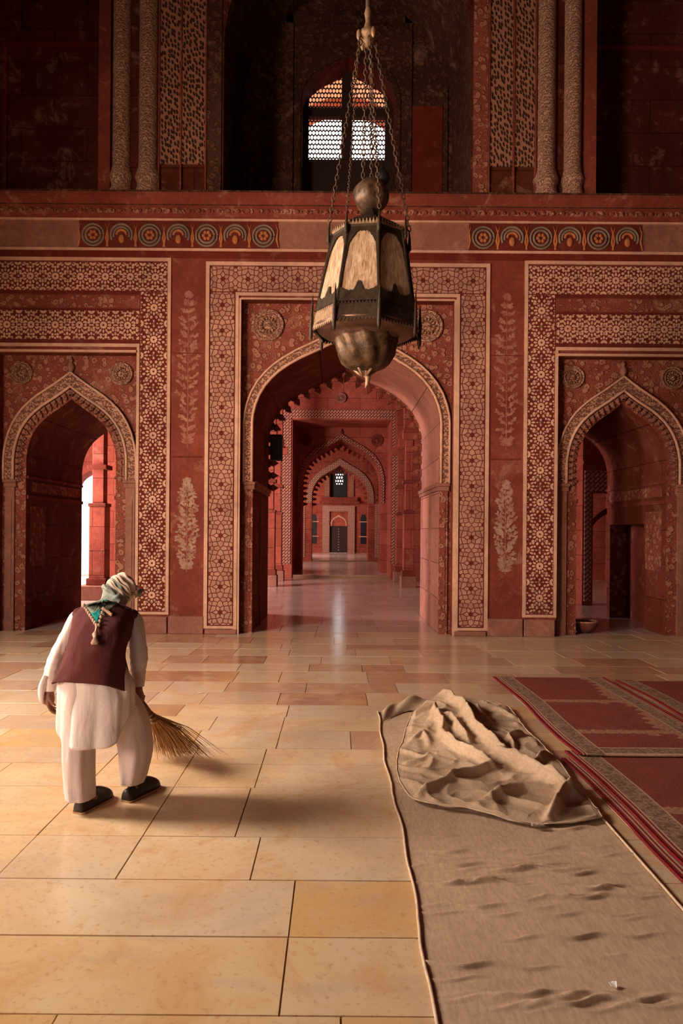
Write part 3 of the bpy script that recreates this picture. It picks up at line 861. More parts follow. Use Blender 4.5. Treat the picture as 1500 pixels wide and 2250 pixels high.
# the jali window
WIN = MB(); JY = 12.78
jx = .125; jh = .713; zt0, zt1 = 9.32, 9.48; zb = 8.52
WIN.box(jx-.95, jx+.95, JY-.05, JY+.05, 6.69, zb)
for s in (-1, 1):
    a, b = sorted((jx+s*jh, jx+s*.95)); WIN.box(a, b, JY-.05, JY+.05, zb, 9.55)
WIN.box(jx-jh, jx+jh, JY-.06, JY+.06, zt0, zt1)
WIN.box(jx-.10, jx+.10, JY-.07, JY+.07, zb, 10.3)
jc = arch(jh, 9.55, 10.22)
def semi(w_, zs, za, n=24):
    return [(-w_*cos(pi*i/n), zs + (za-zs)*sin(pi*i/n)**.9) for i in range(n+1)]
jc = semi(jh, 9.55, 10.24)
for (a, z0), (b, z1) in zip(jc, jc[1:]):
    WIN.add([(jx+a, JY-.05, z0), (jx+b, JY-.05, z1), (jx+b, JY-.05, 10.6), (jx+a, JY-.05, 10.6),
             (jx+a, JY+.05, z0), (jx+b, JY+.05, z1), (jx+b, JY+.05, 10.6), (jx+a, JY+.05, 10.6)], [(0, 1, 2, 3), (7, 6, 5, 4), (0, 4, 5, 1)])
for s in (-1, 1):
    a, b = sorted((jx+s*jh, jx+s*.95)); WIN.box(a, b, JY-.05, JY+.05, 9.55, 10.6)
WINO = struct(WIN.build('window_1', M_dark_wood))
def jali(mb, x0, x1, z0, z1, inside, y, p=.052, t=.035, open_=.70, st=1.6):
    j = 0; h = p*sqrt(3)/2*st
    z = z0 - h
    while z < z1 + h:
        x = x0 - p + (p/2 if j % 2 else 0)
        while x < x1 + p:
            if inside(x, z):
                P = []
                for k in range(6):
                    a = pi/6 + k*pi/3
                    P.append((cos(a)*p*.5774, sin(a)*p*.5774*st))
                m = lambda q, k_: (min(max(x+q[0]*k_, x0), x1), min(max(z+q[1]*k_, z0), z1))
                O = [m(q, 1.0) for q in P]; I = [m(q, open_) for q in P]
                vs = [(q[0], y, q[1]) for q in O] + [(q[0], y, q[1]) for q in I] + [(q[0], y+t, q[1]) for q in O] + [(q[0], y+t, q[1]) for q in I]
                fs = []
                for k in range(6):
                    k2 = (k+1) % 6
                    fs += [(k, k2, k2+6, k+6), (k+6, k2+6, k2+18, k+18), (k+12, k+18, k2+18, k2+12)]
                mb.add(vs, fs)
            x += p
        z += h; j += 1
def inj(x, z): return z < 9.57 or (abs(x-jx) < jh and z < 9.62 + (10.24-9.55)*sqrt(max(0, 1-((x-jx)/jh)**2)))
for (x0, x1) in ((jx-jh, jx-.1), (jx+.1, jx+jh)):
    mb = MB(); jali(mb, x0, x1, zb, zt0, inj, JY-.02, .062, .02, .78); mb.build('jali_screen', M_dark_wood, WINO)
    mb = MB(); jali(mb, x0, x1, zt1, 10.24, inj, JY-.02, .062, .02, .78); mb.build('jali_screen', M_dark_wood, WINO)
# outer sunlit arch beyond the screen
mb = MB()
OY = 16.5
arch_pts = semi(1.25, 11.2, 12.08)
for (a, z0), (b, z1) in zip(arch_pts, arch_pts[1:]):
    mb.quad((jx+a, OY, z0), (jx+b, OY, z1), (jx+b, OY, 14.2), (jx+a, OY, 14.2))
    mb.quad((jx+a, OY, z0), (jx+a, OY+.8, z0), (jx+b, OY+.8, z1), (jx+b, OY, z1))
    mb.quad((jx+b, OY+.8, z1), (jx+a, OY+.8, z0), (jx+a, OY+.8, 14.2), (jx+b, OY+.8, 14.2))
mb.box(jx-2.6, jx-1.25, OY, OY+.8, 7.5, 14.2); mb.box(jx+1.25, jx+2.6, OY, OY+.8, 7.5, 14.2)
struct(mb.build('wall_outer_arch', M_sun))

# ------------------------------------------------------------------ second hall
struct_n = 0
mb = MB()
RW, RH = 1.65, 5.31
# wall 2 : rectangular portal at 22.9, arch further back
mb.box(-9.5+3.2, CX-RW, 22.9, 26.0, 0, 7.2); mb.box(CX+RW, 9.5, 22.9, 26.0, 0, 7.2); mb.box(CX-RW, CX+RW, 22.9, 26.0, RH, 7.2)
arch_wall(mb, -9.5, -6.3, 0, 7.2, 22.9, 23.6, -8.3, .55, 2.9, 3.55)
arch_wall(mb, CX-RW, CX+RW, 0.1, RH, 24.5, 26.0, CX, 1.43, 3.4, 4.88)
W2 = struct(mb.build('wall_second_hall', M_hall))
mb = MB()
for s in (-1, 1):
    a, b = sorted((CX+s*1.70, CX+s*2.02)); mb.box(a, b, 22.87, 22.9, .45, 5.66)
mb.box(CX-1.70, CX+1.70, 22.87, 22.9, 5.36, 5.66)
mb.build('woven_border', M_weave, W2)['label'] = 'woven stone border round the inner portal'
mb = MB(); arch_band(mb, CX, 1.44, 3.4, 4.90, 1.54, 3.4, 5.08, 2.6, 24.5, .05); mb.build('arch_band', M_weave, W2)
for s in (-1, 1): medallion(CX+s*1.27, 4.85, .22, 24.5, W2, M_plain)
medallion(CX-.03, 6.05, .17, 22.88, W2, M_pale)
mb = MB(); mb.lathe([(.03, 5.2), (.06, 5.25), (.03, 5.3), (.002, 5.4)], 8, (CX, 24.47, -.12)); mb.build('apex_finial', M_plain, W2)
mb = MB(); bud_fringe(mb, CX, 1.43, 3.4, 4.88, 2.6, 25.95, .16, .2); mb.build('bud_fringe', M_hall, W2)
# side enclosure: left aisle opens to the courtyard, red wall on the right
mb = MB(); mb.box(9.0, 9.5, 13.0, 23.0, 0, 7.2); struct(mb.build('wall_aisle_right', M_hall))
mb = MB(); mb.box(-9.5, -9.0, 13.0, 15.0, 0, 7.2); mb.box(-9.5, -9.0, 20.5, 22.9, 0, 7.2); mb.box(-9.5, -9.0, 15, 20.5, 5, 7.2); struct(mb.build('wall_aisle_left', M_hall))
mb = MB(); mb.box(-9.5, 9.5, 13.0, 26.0, 7.2, 7.5); struct(mb.build('ceiling_second_hall', M_hall))
mb = MB(); mb.box(-9.5, -6.8, 12.8, 13.0, 0, 7.2); mb.box(6.8, 9.5, 12.8, 13.0, 0, 7.2); struct(mb.build('wall_aisle_front', M_hall))
# carved door frame glimpsed through the right arch
mb = MB()
x0 = 5.43
pm = MB(); pm.box(x0-.04, x0+.19, 15, 15.4, 0, 7.2); pm.box(x0+.19, x0+1.7, 15, 15.4, 2.48, 7.2); pm.box(x0+1.7, 9.0, 15, 15.4, 0, 7.2)
PO = struct(pm.build('wall_aisle_portal', M_hall))
mb = MB(); mb.box(x0, x0+.14, 14.97, 15, .1, 2.96); mb.box(x0+.14, x0+1.9, 14.97, 15, 2.51, 2.96); mb.build('woven_border', M_weave_pale, PO)
mb = MB(); mb.box(x0-.04, x0+2, 14.95, 15, 3.1, 3.17); arch_band(mb, x0+.95, .72, 1.4, 2.2, .80, 1.4, 2.35, 0, 15.45, .05); mb.build('moulding', M_plain, PO)

def square_column(cx, cy, w_, h_, label, mats=None):
    o = empty('stone_column', (cx, cy, 0), label, 'column', 'square stone columns of the second hall')
    def b(name, wd, z0, z1, m=M_hall, dy=0):
        mb = MB(); mb.box(cx-wd/2, cx+wd/2, cy-wd/2, cy+wd/2, z0, z1); mb.build(name, m, o, bevel=.012)
    b('base', w_*(1.45 if w_ < .35 else 2.2), 0, .32, M_pale); b('base_moulding', w_*1.25, .32, .48, M_plain)
    b('shaft', w_*1.0, .48, 2.1); b('collar', w_*1.12, 2.1, 2.18, M_plain)
    b('upper_shaft', w_*.72, 2.18, 4.2); b('bracket', w_*1.2, 2.95, 3.05, M_plain)
    mb = MB(); 
    for s in (-1, 1): mb.box(cx+s*w_*.35, cx+s*w_*1.0, cy-w_*.3, cy+w_*.3, 4.0, 4.25)
    mb.box(cx-w_*.6, cx+w_*.6, cy-w_*.6, cy+w_*.6, 4.2, 4.5); mb.build('capital', M_hall, o)
    mb = MB(); mb.box(cx-w_*.5, cx+w_*.5, cy-w_*.5, cy+w_*.5, 4.5, 7.2); mb.build('pier', M_hall, o)
square_column(CX-2.05, 19.5, .30, 4, 'square red stone column beyond the great arch, left side, nearer of its pair')
square_column(CX-2.03, 21.7, .30, 4, 'square red stone column beyond the great arch, left side, by the inner portal')
square_column(CX+1.90, 19.5, .30, 4, 'square red stone column beyond the great arch, right side, nearer of its pair')
square_column(CX+1.88, 21.7, .30, 4, 'square red stone column beyond the great arch, right side, by the inner portal')
square_column(-5.42, 15.6, .36, 4, 'thick red stone column beside the bright opening in the left arch')

# third hall, arch at 33.2
mb = MB()
arch_wall(mb, -5, 5, 0.1, 7.0, 33.2, 34.2, CX, 1.37, 3.25, 4.76)
W3 = struct(mb.build('wall_third_hall', M_hall))
mb = MB(); arch_band(mb, CX, 1.38, 3.25, 4.78, 1.64, 3.25, 5.1, 2.95, 33.2, .06); mb.build('arch_band', M_weave_pale, W3)
mb = MB()
for s in (-1, 1):
    a, b = sorted((CX+s*1.70, CX+s*2.06)); mb.box(a, b, 33.16, 33.2, .3, 2.9)
mb.build('woven_panel', M_weave_pale, W3)
mb = MB(); bud_fringe(mb, CX, 1.37, 3.25, 4.76, 2.9, 34.1, .2, .26); mb.build('bud_fringe', M_hall, W3)
mb = MB()
for s in (-1, 1): mb.box(s*5, s*4.7, 26, 44.2, 0, 7.0)
struct(mb.build('wall_inner_sides', M_hall))
mb = MB(); mb.box(-5, 5, 26, 44.6, 7.0, 7.3); struct(mb.build('ceiling_inner_halls', M_hall))
# fourth wall with door
FY = 44.2; fx = .11
mb = MB()
mb.box(-5, fx-.56, FY, FY+.6, .16, 7.0); mb.box(fx+.56, 5, FY, FY+.6, .16, 7.0)
mb.box(fx-.56, fx+.56, FY, FY+.6, 5.8, 7.0); mb.box(fx-.56, fx+.56, FY, FY+.6, 1.9, 3.75)
W4 = struct(mb.build('wall_far', M_hall))
mb = MB()
for s in (-1, 1): a, b = sorted((fx+s*.60, fx+s*1.04)); mb.box(a, b, FY-.15, FY, .16, 3.2)
mb.box(fx-.6, fx+.6, FY-.15, FY, 2.85, 3.2)
mb.build('door_surround', M_weave_pale, W4)
mb = MB(); mb.box(fx-1.25, fx+1.3, FY-.4, FY, 3.35, 3.5); mb.box(fx-1.15, fx+1.2, FY-.25, FY, 3.5, 3.75); mb.build('cornice', M_plain, W4)
mb = MB()
for s in (-1, 1): a, b = sorted((fx+s*.62, fx+s*.95)); mb.box(a, b, FY-.1, FY, 3.8, 5.6)
mb.build('pale_panel', M_weave, W4)
mb = MB(); arch_band(mb, fx, .45, 2.05, 2.5, .52, 2.05, 2.62, 1.9, FY, .05); mb.build('tympanum_arch', M_line, W4)
mb = MB()
for s in (-1, 1):
    a, b = sorted((fx+s*1.42, fx+s*1.78)); mb.box(a, b, FY-.02, FY, .75, 2.5); mb.box(a+.05, b-.05, FY-.02, FY, 2.5, 2.65)
mb.build('side_niche', M_black, W4)
mb = MB()
for s in (-1, 1):
    a, b = sorted((fx+s*1.3, fx+s*1.9)); mb.box(a, b, FY-.06, FY-.02, 2.15, 2.21); mb.box(a, b, FY-.06, FY-.02, 1.2, 1.26)
mb.build('shelf_bar', M_line, W4)
mb = MB(); mb.box(fx-.56, fx-.003, FY+.1, FY+.16, .16, 1.9); mb.box(fx-.02, fx+.02, FY+.14, FY+.2, .16, 1.9); mb.box(fx+.003, fx+.56, FY+.1, FY+.16, .16, 1.9)
D1 = struct(mb.build('door_1', M_dark_wood))
mb = MB()
for k in range(9): mb.blob((fx, FY+.09, .35+k*.17), (.03, .02, .035), 8, 5)
mb.build('door_stud', M_line, D1)
mb = MB()
mb.box(fx-.56, fx-.22, FY+.3, FY+.4, 3.75, 5.8); mb.box(fx+.26, fx+.56, FY+.3, FY+.4, 3.75, 5.8)
mb.box(fx-.22, fx+.26, FY+.3, FY+.4, 3.75, 4.62); mb.box(fx-.22, fx+.26, FY+.3, FY+.4, 5.3, 5.8)
W2o = struct(mb.build('window_2', M_black))
mb = MB(); jali(mb, fx-.22, fx+.26, 4.62, 5.3, lambda x, z: True, FY+.34, .16, .04, .55); mb.build('jali_screen', M_black, W2o)
# ------------------------------------------------------------------ hanging lantern
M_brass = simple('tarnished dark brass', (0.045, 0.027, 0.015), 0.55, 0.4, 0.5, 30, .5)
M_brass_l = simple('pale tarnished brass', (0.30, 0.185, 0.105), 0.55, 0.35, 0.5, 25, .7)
t = NT('dusty stained glass pane')
st = t.noise(9, 5, .7, .5, t.map((6, 6, .5)))
c = t.ramp(st, [(.35, (0.22, 0.10, 0.05)), (.52, (0.40, 0.27, 0.17)), (.7, (0.54, 0.42, 0.28))])
M_pane = t.out(c, 0.45, st, .15, .004, .4)
M_chain = simple('rusty chain iron', (0.10, 0.060, 0.036), 0.6, 0.3)
LD = 5.5; LC = px(806, 700, LD)
LAN = empty('hanging_lantern', (LC.x, LC.y, 0), 'large brass lantern with dusty glass panes hanging on chains before the great arch', 'lantern')
LEAN = Matrix.Translation((LC.x, LD, 3.4)) @ Matrix.Rotation(radians(1.6), 4, 'Y') @ Matrix.Translation((0, 0, -3.4))
OFF = radians(10)
def oc(k, r, z):  # octagon corner
    a = OFF + k*pi/4
    return LEAN @ Vector((r*sin(a), -r*cos(a), z))
def lp(name, mb, m, label=None, bevel=0):
    o = mb.build(name, m, LAN, bevel=bevel)
    if label: o['label'] = label
    return o
E = EYE
Zb, Zt = E+1.78, E+2.33
Rb, Rt = .400, .292
# cage: posts, base rail, top rail
mb = MB()
for k in range(8):
    mb.tube([oc(k, Rb+.01, Zb-.05), oc(k, Rt+.008, Zt+.03)], .013, 6)
lp('cage_post', mb, M_brass)
def plate(mb, k, poly, th=.012, push=.006):
    """poly in panel coordinates (s 0..1 across, t 0..1 up) between corners k and k+1"""
    P = []
    for s_, t_ in poly:
        a = oc(k, Rb + (Rt-Rb)*t_, Zb + (Zt-Zb)*t_); b = oc(k+1, Rb + (Rt-Rb)*t_, Zb + (Zt-Zb)*t_)
        P.append(a.lerp(b, s_))
    nrm = (P[1]-P[0]).cross(P[-1]-P[0]).normalized()
    cen = sum(P, Vector())/len(P)
    if nrm.dot(cen - Vector((LC.x, LD, cen.z))) < 0: nrm = -nrm
    n = len(P)
    mb.add([p + nrm*(push+th) for p in P] + [p + nrm*push for p in P], [tuple(range(n)), tuple(range(2*n-1, n-1, -1))] + [(i, i+n, (i+1) % n+n, (i+1) % n) for i in range(n)])
for k in range(8):
    mb = MB(); plate(mb, k, [(.02, .0), (.98, .0), (.98, 1), (.02, 1)], .004, -.004)
    lp('glass_pane', mb, M_pane)
    # cut metal overlay: scalloped arch on top, crested rail at the bottom
    mb = MB()
    N = 28
    for i in range(N):
        s0, s1 = i/N, (i+1)/N
        def top(s):
            d = abs(s-.5)*2
            base = .93 - .26*max(0, (d-.25)/.75)**1.6
            if d > .88: base = .0 if d > .95 else .45
            return base + .018*abs(sin(s*pi*9))
        a, b = top(s0), top(s1)
        plate(mb, k, [(s0, a), (s1, b), (s1, 1.0), (s0, 1.0)], .008)
        def bot(s):
            d = abs(s-.5)*2
            v = .045 + .09*max(0, d-.6)*1.5 + .015*abs(sin(s*pi*8))
            if d < .26: v = .08
            if d < .16: v = .13
            if d < .09: v = .19
            return v
        plate(mb, k, [(s0, -.10), (s1, -.10), (s1, bot(s1)), (s0, bot(s0))], .008)
    lp('cut_metal_overlay', mb, M_brass)
# gallery skirt
for k in range(8):
    mb = MB()
    N = 12
    def sk(s_, z, r):
        return oc(k, r, z).lerp(oc(k+1, r, z), s_)
    for i in range(N):
        s0, s1, sm = i/N, (i+1)/N, (i+.5)/N
        for (za, ra, zb_, rb_) in ((E+1.70, .425, E+1.60, .44),):
            mb.quad(sk(s0, za, ra), sk(s1, za, ra), sk(s1, zb_, rb_), sk(s0, zb_, rb_))
            mb.quad(sk(s0, za, ra-.012), sk(s1, za, ra-.012), sk(s1, zb_, rb_-.012), sk(s0, zb_, rb_-.012))
        mb.add([sk(s0, E+1.60, .44), sk(s1, E+1.60, .44), sk(sm, E+1.572, .44), sk(s0, E+1.60, .43), sk(s1, E+1.60, .43), sk(sm, E+1.572, .43)], [(0, 1, 2), (5, 4, 3), (0, 2, 5, 3), (2, 1, 4, 5)])
        mb.add([sk(s0, E+1.70, .425), sk(s1, E+1.70, .425), sk(sm, E+1.745, .415), sk(s0, E+1.70, .415), sk(s1, E+1.70, .415), sk(sm, E+1.745, .405)], [(0, 1, 2), (5, 4, 3), (0, 2, 5, 3), (2, 1, 4, 5)])
    mb.quad(sk(0, E+1.70, .425), sk(1, E+1.70, .425), oc(k+1, Rb, Zb-.04), oc(k, Rb, Zb-.04))
    lp('gallery_panel', mb, M_brass_l if k == 6 else M_brass)  # left face in paler brass, painting in the light it catches
for k in range(8):
    mb = MB(); mb.smooth = True
    mb.tube([oc(k, .440, E+1.50), oc(k, .447, E+1.54), oc(k, .447, E+1.70), oc(k, .444, E+1.78), oc(k, .442, E+1.86)], [.005, .016, .014, .009, .002], 8)
    lp('spike_finial', mb, M_brass)
# underside dish, bulb and tip
mb = MB(); mb.smooth = True
mb.lathe([(.425, E+1.615), (.40, E+1.60), (.36, E+1.575), (.30, E+1.565), (.262, E+1.555), (.255, E+1.54)], 32, M=LEAN); lp('dish', mb, simple('worn copper dish', (0.16, 0.085, 0.06), .38, .6, .4, 12))
mb = MB()
mb.smooth = True
ring = []
prof = [(.250, 1.555), (.250, 1.52), (.238, 1.49), (.232, 1.46), (.226, 1.43), (.212, 1.39), (.188, 1.35), (.152, 1.318), (.112, 1.30), (.07, 1.29), (.035, 1.285)]
rings = []
for r, z in prof:
    g = []
    for k in range(72):
        a = 2*pi*k/72
        rr = r*(1 + .05*cos(a*9 + (z-1.5)*14) + .03*cos(a*22)*cos(z*90))
        g.append(LEAN @ Vector((rr*sin(a), -rr*cos(a), E+z)))
    rings.append(g)
mb.loft(rings); lp('bulb', mb, simple('embossed brass', (0.10, 0.055, 0.027), 0.5, 0.4, .9, 16, 1.0), 'embossed brass bulb')
mb = MB(); mb.smooth = True
mb.tube([LEAN @ Vector(p) for p in ((0, 0, E+1.31), (.01, 0, E+1.27), (.028, 0, E+1.23), (.022, 0, E+1.18), (.008, 0, E+1.15))], [.05, .03, .022, .016, .003], 10)
for k in range(5):
    a = k*2*pi/5
    mb.tube([LEAN @ Vector(p) for p in ((.09*sin(a), .09*cos(a), E+1.30), (.05*sin(a), .05*cos(a), E+1.27), (.02*sin(a), .02*cos(a), E+1.245))], [.012, .014, .006], 6)
lp('leaf_tip', mb, M_brass_l)
# roof
mb = MB()
prof = [(Rt+.012, Zt+.0), (Rt+.02, Zt+.04), (.268, Zt+.075), (.215, Zt+.115), (.15, Zt+.15), (.10, Zt+.185), (.075, Zt+.215), (.062, Zt+.25), (.07, Zt+.275)]
mb.loft([[oc(k, r, z) for k in range(8)] for r, z in prof]); lp('roof', mb, M_brass)
mb = MB()
for k in range(8):
    for i in range(9):
        a = oc(k, Rt+.02, Zt+.02).lerp(oc(k+1, Rt+.02, Zt+.02), i/9); b = oc(k, Rt+.02, Zt+.02).lerp(oc(k+1, Rt+.02, Zt+.02), (i+1)/9)
        m = (a+b)/2 + Vector((0, 0, .045))
        q = (Vector((LC.x, LD, a.z)) - a).normalized()*.01
        mb.add([a, b, m, a+q, b+q, m+q], [(0, 1, 2), (5, 4, 3), (0, 3, 4, 1), (1, 4, 5, 2), (2, 5, 3, 0)])
lp('roof_cresting', mb, M_brass_l)
for k in range(8):
    mb = MB(); mb.smooth = True
    mb.tube([oc(k, .325, Zt-.06), oc(k, .335, Zt-.03), oc(k, .332, Zt+.06), oc(k, .325, Zt+.13)], [.006, .015, .010, .003], 8)
    mb.tube([oc(k, .30, Zt), oc(k, .33, Zt+.01)], .008, 6)
    lp('chain_hook', mb, M_brass)
# globe and top finials
mb = MB(); mb.smooth = True
rings = []
gz = E+2.70
for i in range(13):
    th = pi*(i+.0)/12; z = gz - .135*cos(th); r = max(.012, .142*sin(th))
    rings.append([LEAN @ Vector((r*(1+.05*cos(6*a+i*.35))*sin(a), -r*(1+.05*cos(6*a+i*.35))*cos(a), z)) for a in [2*pi*k/48 for k in range(48)]])
mb.loft(rings); mb.lathe([(.07, Zt+.26), (.055, Zt+.29), (.075, Zt+.32)], 16, M=LEAN)
lp('globe', mb, simple('embossed globe brass', (0.12, 0.068, 0.038), .5, .3, .9, 16, 1.0), 'embossed brass globe')
mb = MB(); mb.smooth = True
mb.lathe([(.03, gz+.10), (.05, gz+.125), (.065, gz+.16), (.058, gz+.20), (.03, gz+.235), (.010, gz+.265), (.003, gz+.29)], 16, M=LEAN @ Matrix.Translation((.085, .05, 0)))
lp('cap_finial', mb, M_black)
# hub, rod and chains
hub = px(808, 90, LD)
mb = MB(); mb.smooth = True
hb = Vector((hub.x, LD, 0))
mb.lathe([(.012, hub.z+.30), (.03, hub.z+.22), (.02, hub.z+.16), (.035, hub.z+.10), (.075, hub.z+.06), (.08, hub.z+.03), (.05, hub.z), (.02, hub.z-.05)], 12, hb)
for k in range(4):
    a = .5 + k*pi/2; mb.blob((hb.x+.085*sin(a), LD-.085*cos(a), hub.z+.02), (.02, .02, .045), 8, 6)
lp('chain_hub', mb, M_brass_l)
mb = MB(); mb.smooth = True; mb.tube([(hub.x, LD, hub.z+.2), (hub.x+.01, LD, TOP)], .022, 8); lp('suspension_rod', mb, M_brass)
def chain(p, q, link=.055, r=.006, sag=.0):
    mb = MB(); mb.smooth = True
    p, q = Vector(p), Vector(q); L = (q-p).length; n = int(L/(link*.78)); d = (q-p)/L
    a = d.cross(Vector((0, 1, 0))).normalized(); b = d.cross(a)
    for i in range(n):
        s = (i+.5)/n; c = p.lerp(q, s) + Vector((0, 0, -sag*4*s*(1-s)))
        u = a if i % 2 == 0 else b
        pts = []
        for k in range(9):
            t_ = 2*pi*k/8; pts.append(c + d*cos(t_)*link*.5 + u*sin(t_)*link*.26)
        mb.tube(pts, r, 5, caps=False)
    return lp('chain', mb, M_chain, None)
for k in range(8):
    if k % 2 == 1: continue
    a = OFF + k*pi/4
    chain((hub.x+.06*sin(a), LD-.06*cos(a), hub.z), oc(k, .33, Zt+.12), .055, .0048)
chain((hub.x+.02, LD, hub.z-.03), LEAN @ Vector((.0, 0, gz+.14)), .05, .006)
chain((hub.x-.07, LD-.05, hub.z+.02), oc(7, .33, Zt+.12), .035, .003, .05)

# ------------------------------------------------------------------ loudspeaker hung in the great arch
sp = px(608, 984, 12.4)
mb = MB(); mb.box(sp.x-.11, sp.x+.10, sp.y-.12, sp.y+.12, sp.z-.23, sp.z+.23)
SPK = mb.build('loudspeaker', M_black, bevel=.015)
tag(SPK, 'small black loudspeaker box mounted inside the left jamb of the great arch', 'loudspeaker')
mb = MB(); mb.smooth = True; mb.tube([(sp.x-.11, sp.y, sp.z), (CX-1.44, sp.y, sp.z+.03)], .02, 8); mb.build('bracket', M_black, SPK)
mb = MB(); mb.box(sp.x-.09, sp.x+.08, sp.y-.128, sp.y-.12, sp.z-.2, sp.z+.2); mb.build('grille', simple('speaker grille', (.03, .025, .025), .8), SPK)

# basket at the foot of the right arch, stone at the left
bk = fl(1268, 1392)
mb = MB(); mb.smooth = True
MM = Matrix.Translation((3.985, 10.98, .0)) @ Matrix.Scale(.80, 4)
mb.lathe([(.12, 0), (.19, .04), (.25, .12), (.27, .22), (.255, .22), (.235, .12), (.18, .05), (.10, .02)], 24, M=MM)
BKT = mb.build('basket', simple('dark woven cane', (.16, .05, .03), .8, 0, .5, 40, .8)); tag(BKT, 'round dark basket with a pale rim at the foot of the right arch', 'basket')
mb = MB(); mb.smooth = True
mb.tube([MM @ Vector((.262*cos(a), .262*sin(a), .222)) for a in [2*pi*k/32 for k in range(33)]], .014, 6, caps=False)
mb.build('rim', simple('pale cane rim', (.45, .22, .13), .8), BKT)['label'] = 'pale rim'

# ------------------------------------------------------------------ textiles on the floor
def cloth_mat(name, col, col2, wv=180, rough=.95):
    t = NT(name)
    a = t.noise(3, 5, .7); b = t.noise(70, 3, .7, 0, t.map((1, .25, 1)))
    wx = t.n('ShaderNodeTexWave'); wx.inputs['Scale'].default_value = wv; wx.bands_direction = 'X'; t.put(wx.inputs['Vector'], t.co)
    wy = t.n('ShaderNodeTexWave'); wy.inputs['Scale'].default_value = wv; wy.bands_direction = 'Y'; t.put(wy.inputs['Vector'], t.co)
    h = t.math('ADD', t.math('ADD', wx.outputs['Fac'], wy.outputs['Fac']), t.math('MULTIPLY', b, 2.0))
    c = t.mix(t.ramp(a, [(.35, 0), (.7, 1)]), col, col2)
    c = t.mix(t.ramp(b, [(.35, .45), (.65, 0)]), c, tuple(Vector(col)*.55))
    return t.out(c, rough, h, .45, .003, .1)
M_burlap = cloth_mat('burlap', (0.64, 0.42, 0.27), (0.74, 0.50, 0.33))
M_burlap2 = cloth_mat('crumpled burlap', (0.60, 0.41, 0.265), (0.70, 0.49, 0.32))
M_cord = simple('pale hem cord', (0.62, 0.44, 0.29), .9)
from mathutils import noise as NZ
def nz(x, y, s=1.0, o=0.0): return NZ.noise(Vector((x*s, y*s, o)))
wr = []
random.seed(11)
for _ in range(60):
    Y = random.uniform(1.9, 4.0); X = random.uniform(.45, 1.4); L = random.uniform(.08, .35)
    wr.append((X, Y, L, random.uniform(-.10, .10), random.uniform(.006, .017), random.uniform(.007, .013)))
def burlap_h(X, Y):
    h = .004 + .003*nz(X*1.0, Y*6, 1.0) + .0025*nz(X*3, Y*16, 1.0, 4)
    for (a, b, L, sl, A, wd) in wr:
        dy = Y - b - sl*(X-a) - .012*sin((X-a)*25)
        if abs(dy) < .08: h += A*exp(-(dy/wd)**2)*exp(-((X-a)/L)**2)
    return max(.002, h)
XL, XR = .345, 1.47
def bx(u, v):
    Y = 1.5 + (6.02-1.5)*v
    l = XL + .03*(v-.3) + .010*sin(Y*2.3) + .006*sin(Y*9); r = XR + .03*v + .008*sin(Y*1.7+1)
    return l + (r-l)*u, Y
mb = MB(); mb.smooth = True
mb.grid(100, 900, lambda u, v: (*bx(u, v), burlap_h(*bx(u, v))))
RUN = mb.build('burlap_runner', M_burlap, solid=-.003); tag(RUN, 'long flat burlap floor runner wrinkled and stretching toward the viewer', 'floor runner')
mb = MB(); mb.smooth = True
for u in (0.0, 1.0):
    pts = []
    for i in range(260):
        X, Y = bx(u, i/259); pts.append((X + .003*nz(0, Y, 9), Y, .010))
    mb.tube(pts, .007, 6)
mb.build('hem', M_cord, RUN)['label'] = 'pale corded hem'
# bunched far end of the runner
mb = MB(); mb.smooth = True
def bunch(u, v):
    P = fl(840 + 106*u, 1564 - 24*u - 12*sin(pi*u) + 26*v)
    h = .012 + .05*sin(pi*v)*(.5+.5*sin(u*11+v*3))*(1-abs(2*u-1)**4) + .03*sin(pi*v)
    return (P.x, P.y, h)
mb.grid(60, 20, bunch)
o = mb.build('bunched_end', M_burlap2, RUN)

# crumpled upper sheet
OUT = [(905, 1577), (925, 1562), (950, 1547), (975, 1540), (1010, 1541), (1047, 1546), (1085, 1552), (1117, 1561), (1135, 1585), (1155, 1613), (1206, 1664), (1240, 1703), (1271, 1743), (1300, 1778), (1323, 1809),
       (1290, 1813), (1257, 1820), (1173, 1823), (1135, 1818), (1099, 1809), (1060, 1800), (1024, 1790), (968, 1786), (935, 1778), (905, 1767), (888, 1745), (879, 1729), (872, 1705), (872, 1683), (876, 1660), (884, 1641), (892, 1610)]
outl = [fl(*p) for p in OUT]
RID = [([(975, 1545), (1019, 1580), (1043, 1622), (1075, 1650), (1105, 1672)], .10, .055), ([(912, 1590), (955, 1583), (968, 1610), (972, 1640)], .07, .04),
       ([(970, 1638), (1010, 1664), (1045, 1684), (1078, 1701)], .075, .05), ([(1089, 1673), (1155, 1701), (1220, 1743), (1262, 1766)], .085, .065),
       ([(917, 1764), (996, 1729), (1040, 1712), (1078, 1701)], .055, .035), ([(1043, 1790), (1099, 1767), (1155, 1753), (1215, 1750)], .05, .035),
       ([(1127, 1662), (1122, 1640), (1145, 1628)], .055, .03), ([(1206, 1815), (1225, 1785), (1245, 1765), (1273, 1750)], .09, .04),
       ([(1150, 1706), (1190, 1692), (1206, 1670)], .05, .03), ([(950, 1600), (990, 1600), (1010, 1625), (1030, 1650)], .06, .035),
       ([(1000, 1560), (1040, 1575), (1075, 1600)], .05, .05), ([(890, 1690), (940, 1680), (990, 1690)], .025, .04), ([(905, 1640), (930, 1625), (945, 1650)], .03, .04)]
ridges = [([fl(*p) for p in a], h*1.05, w_*.75) for a, h, w_ in RID]
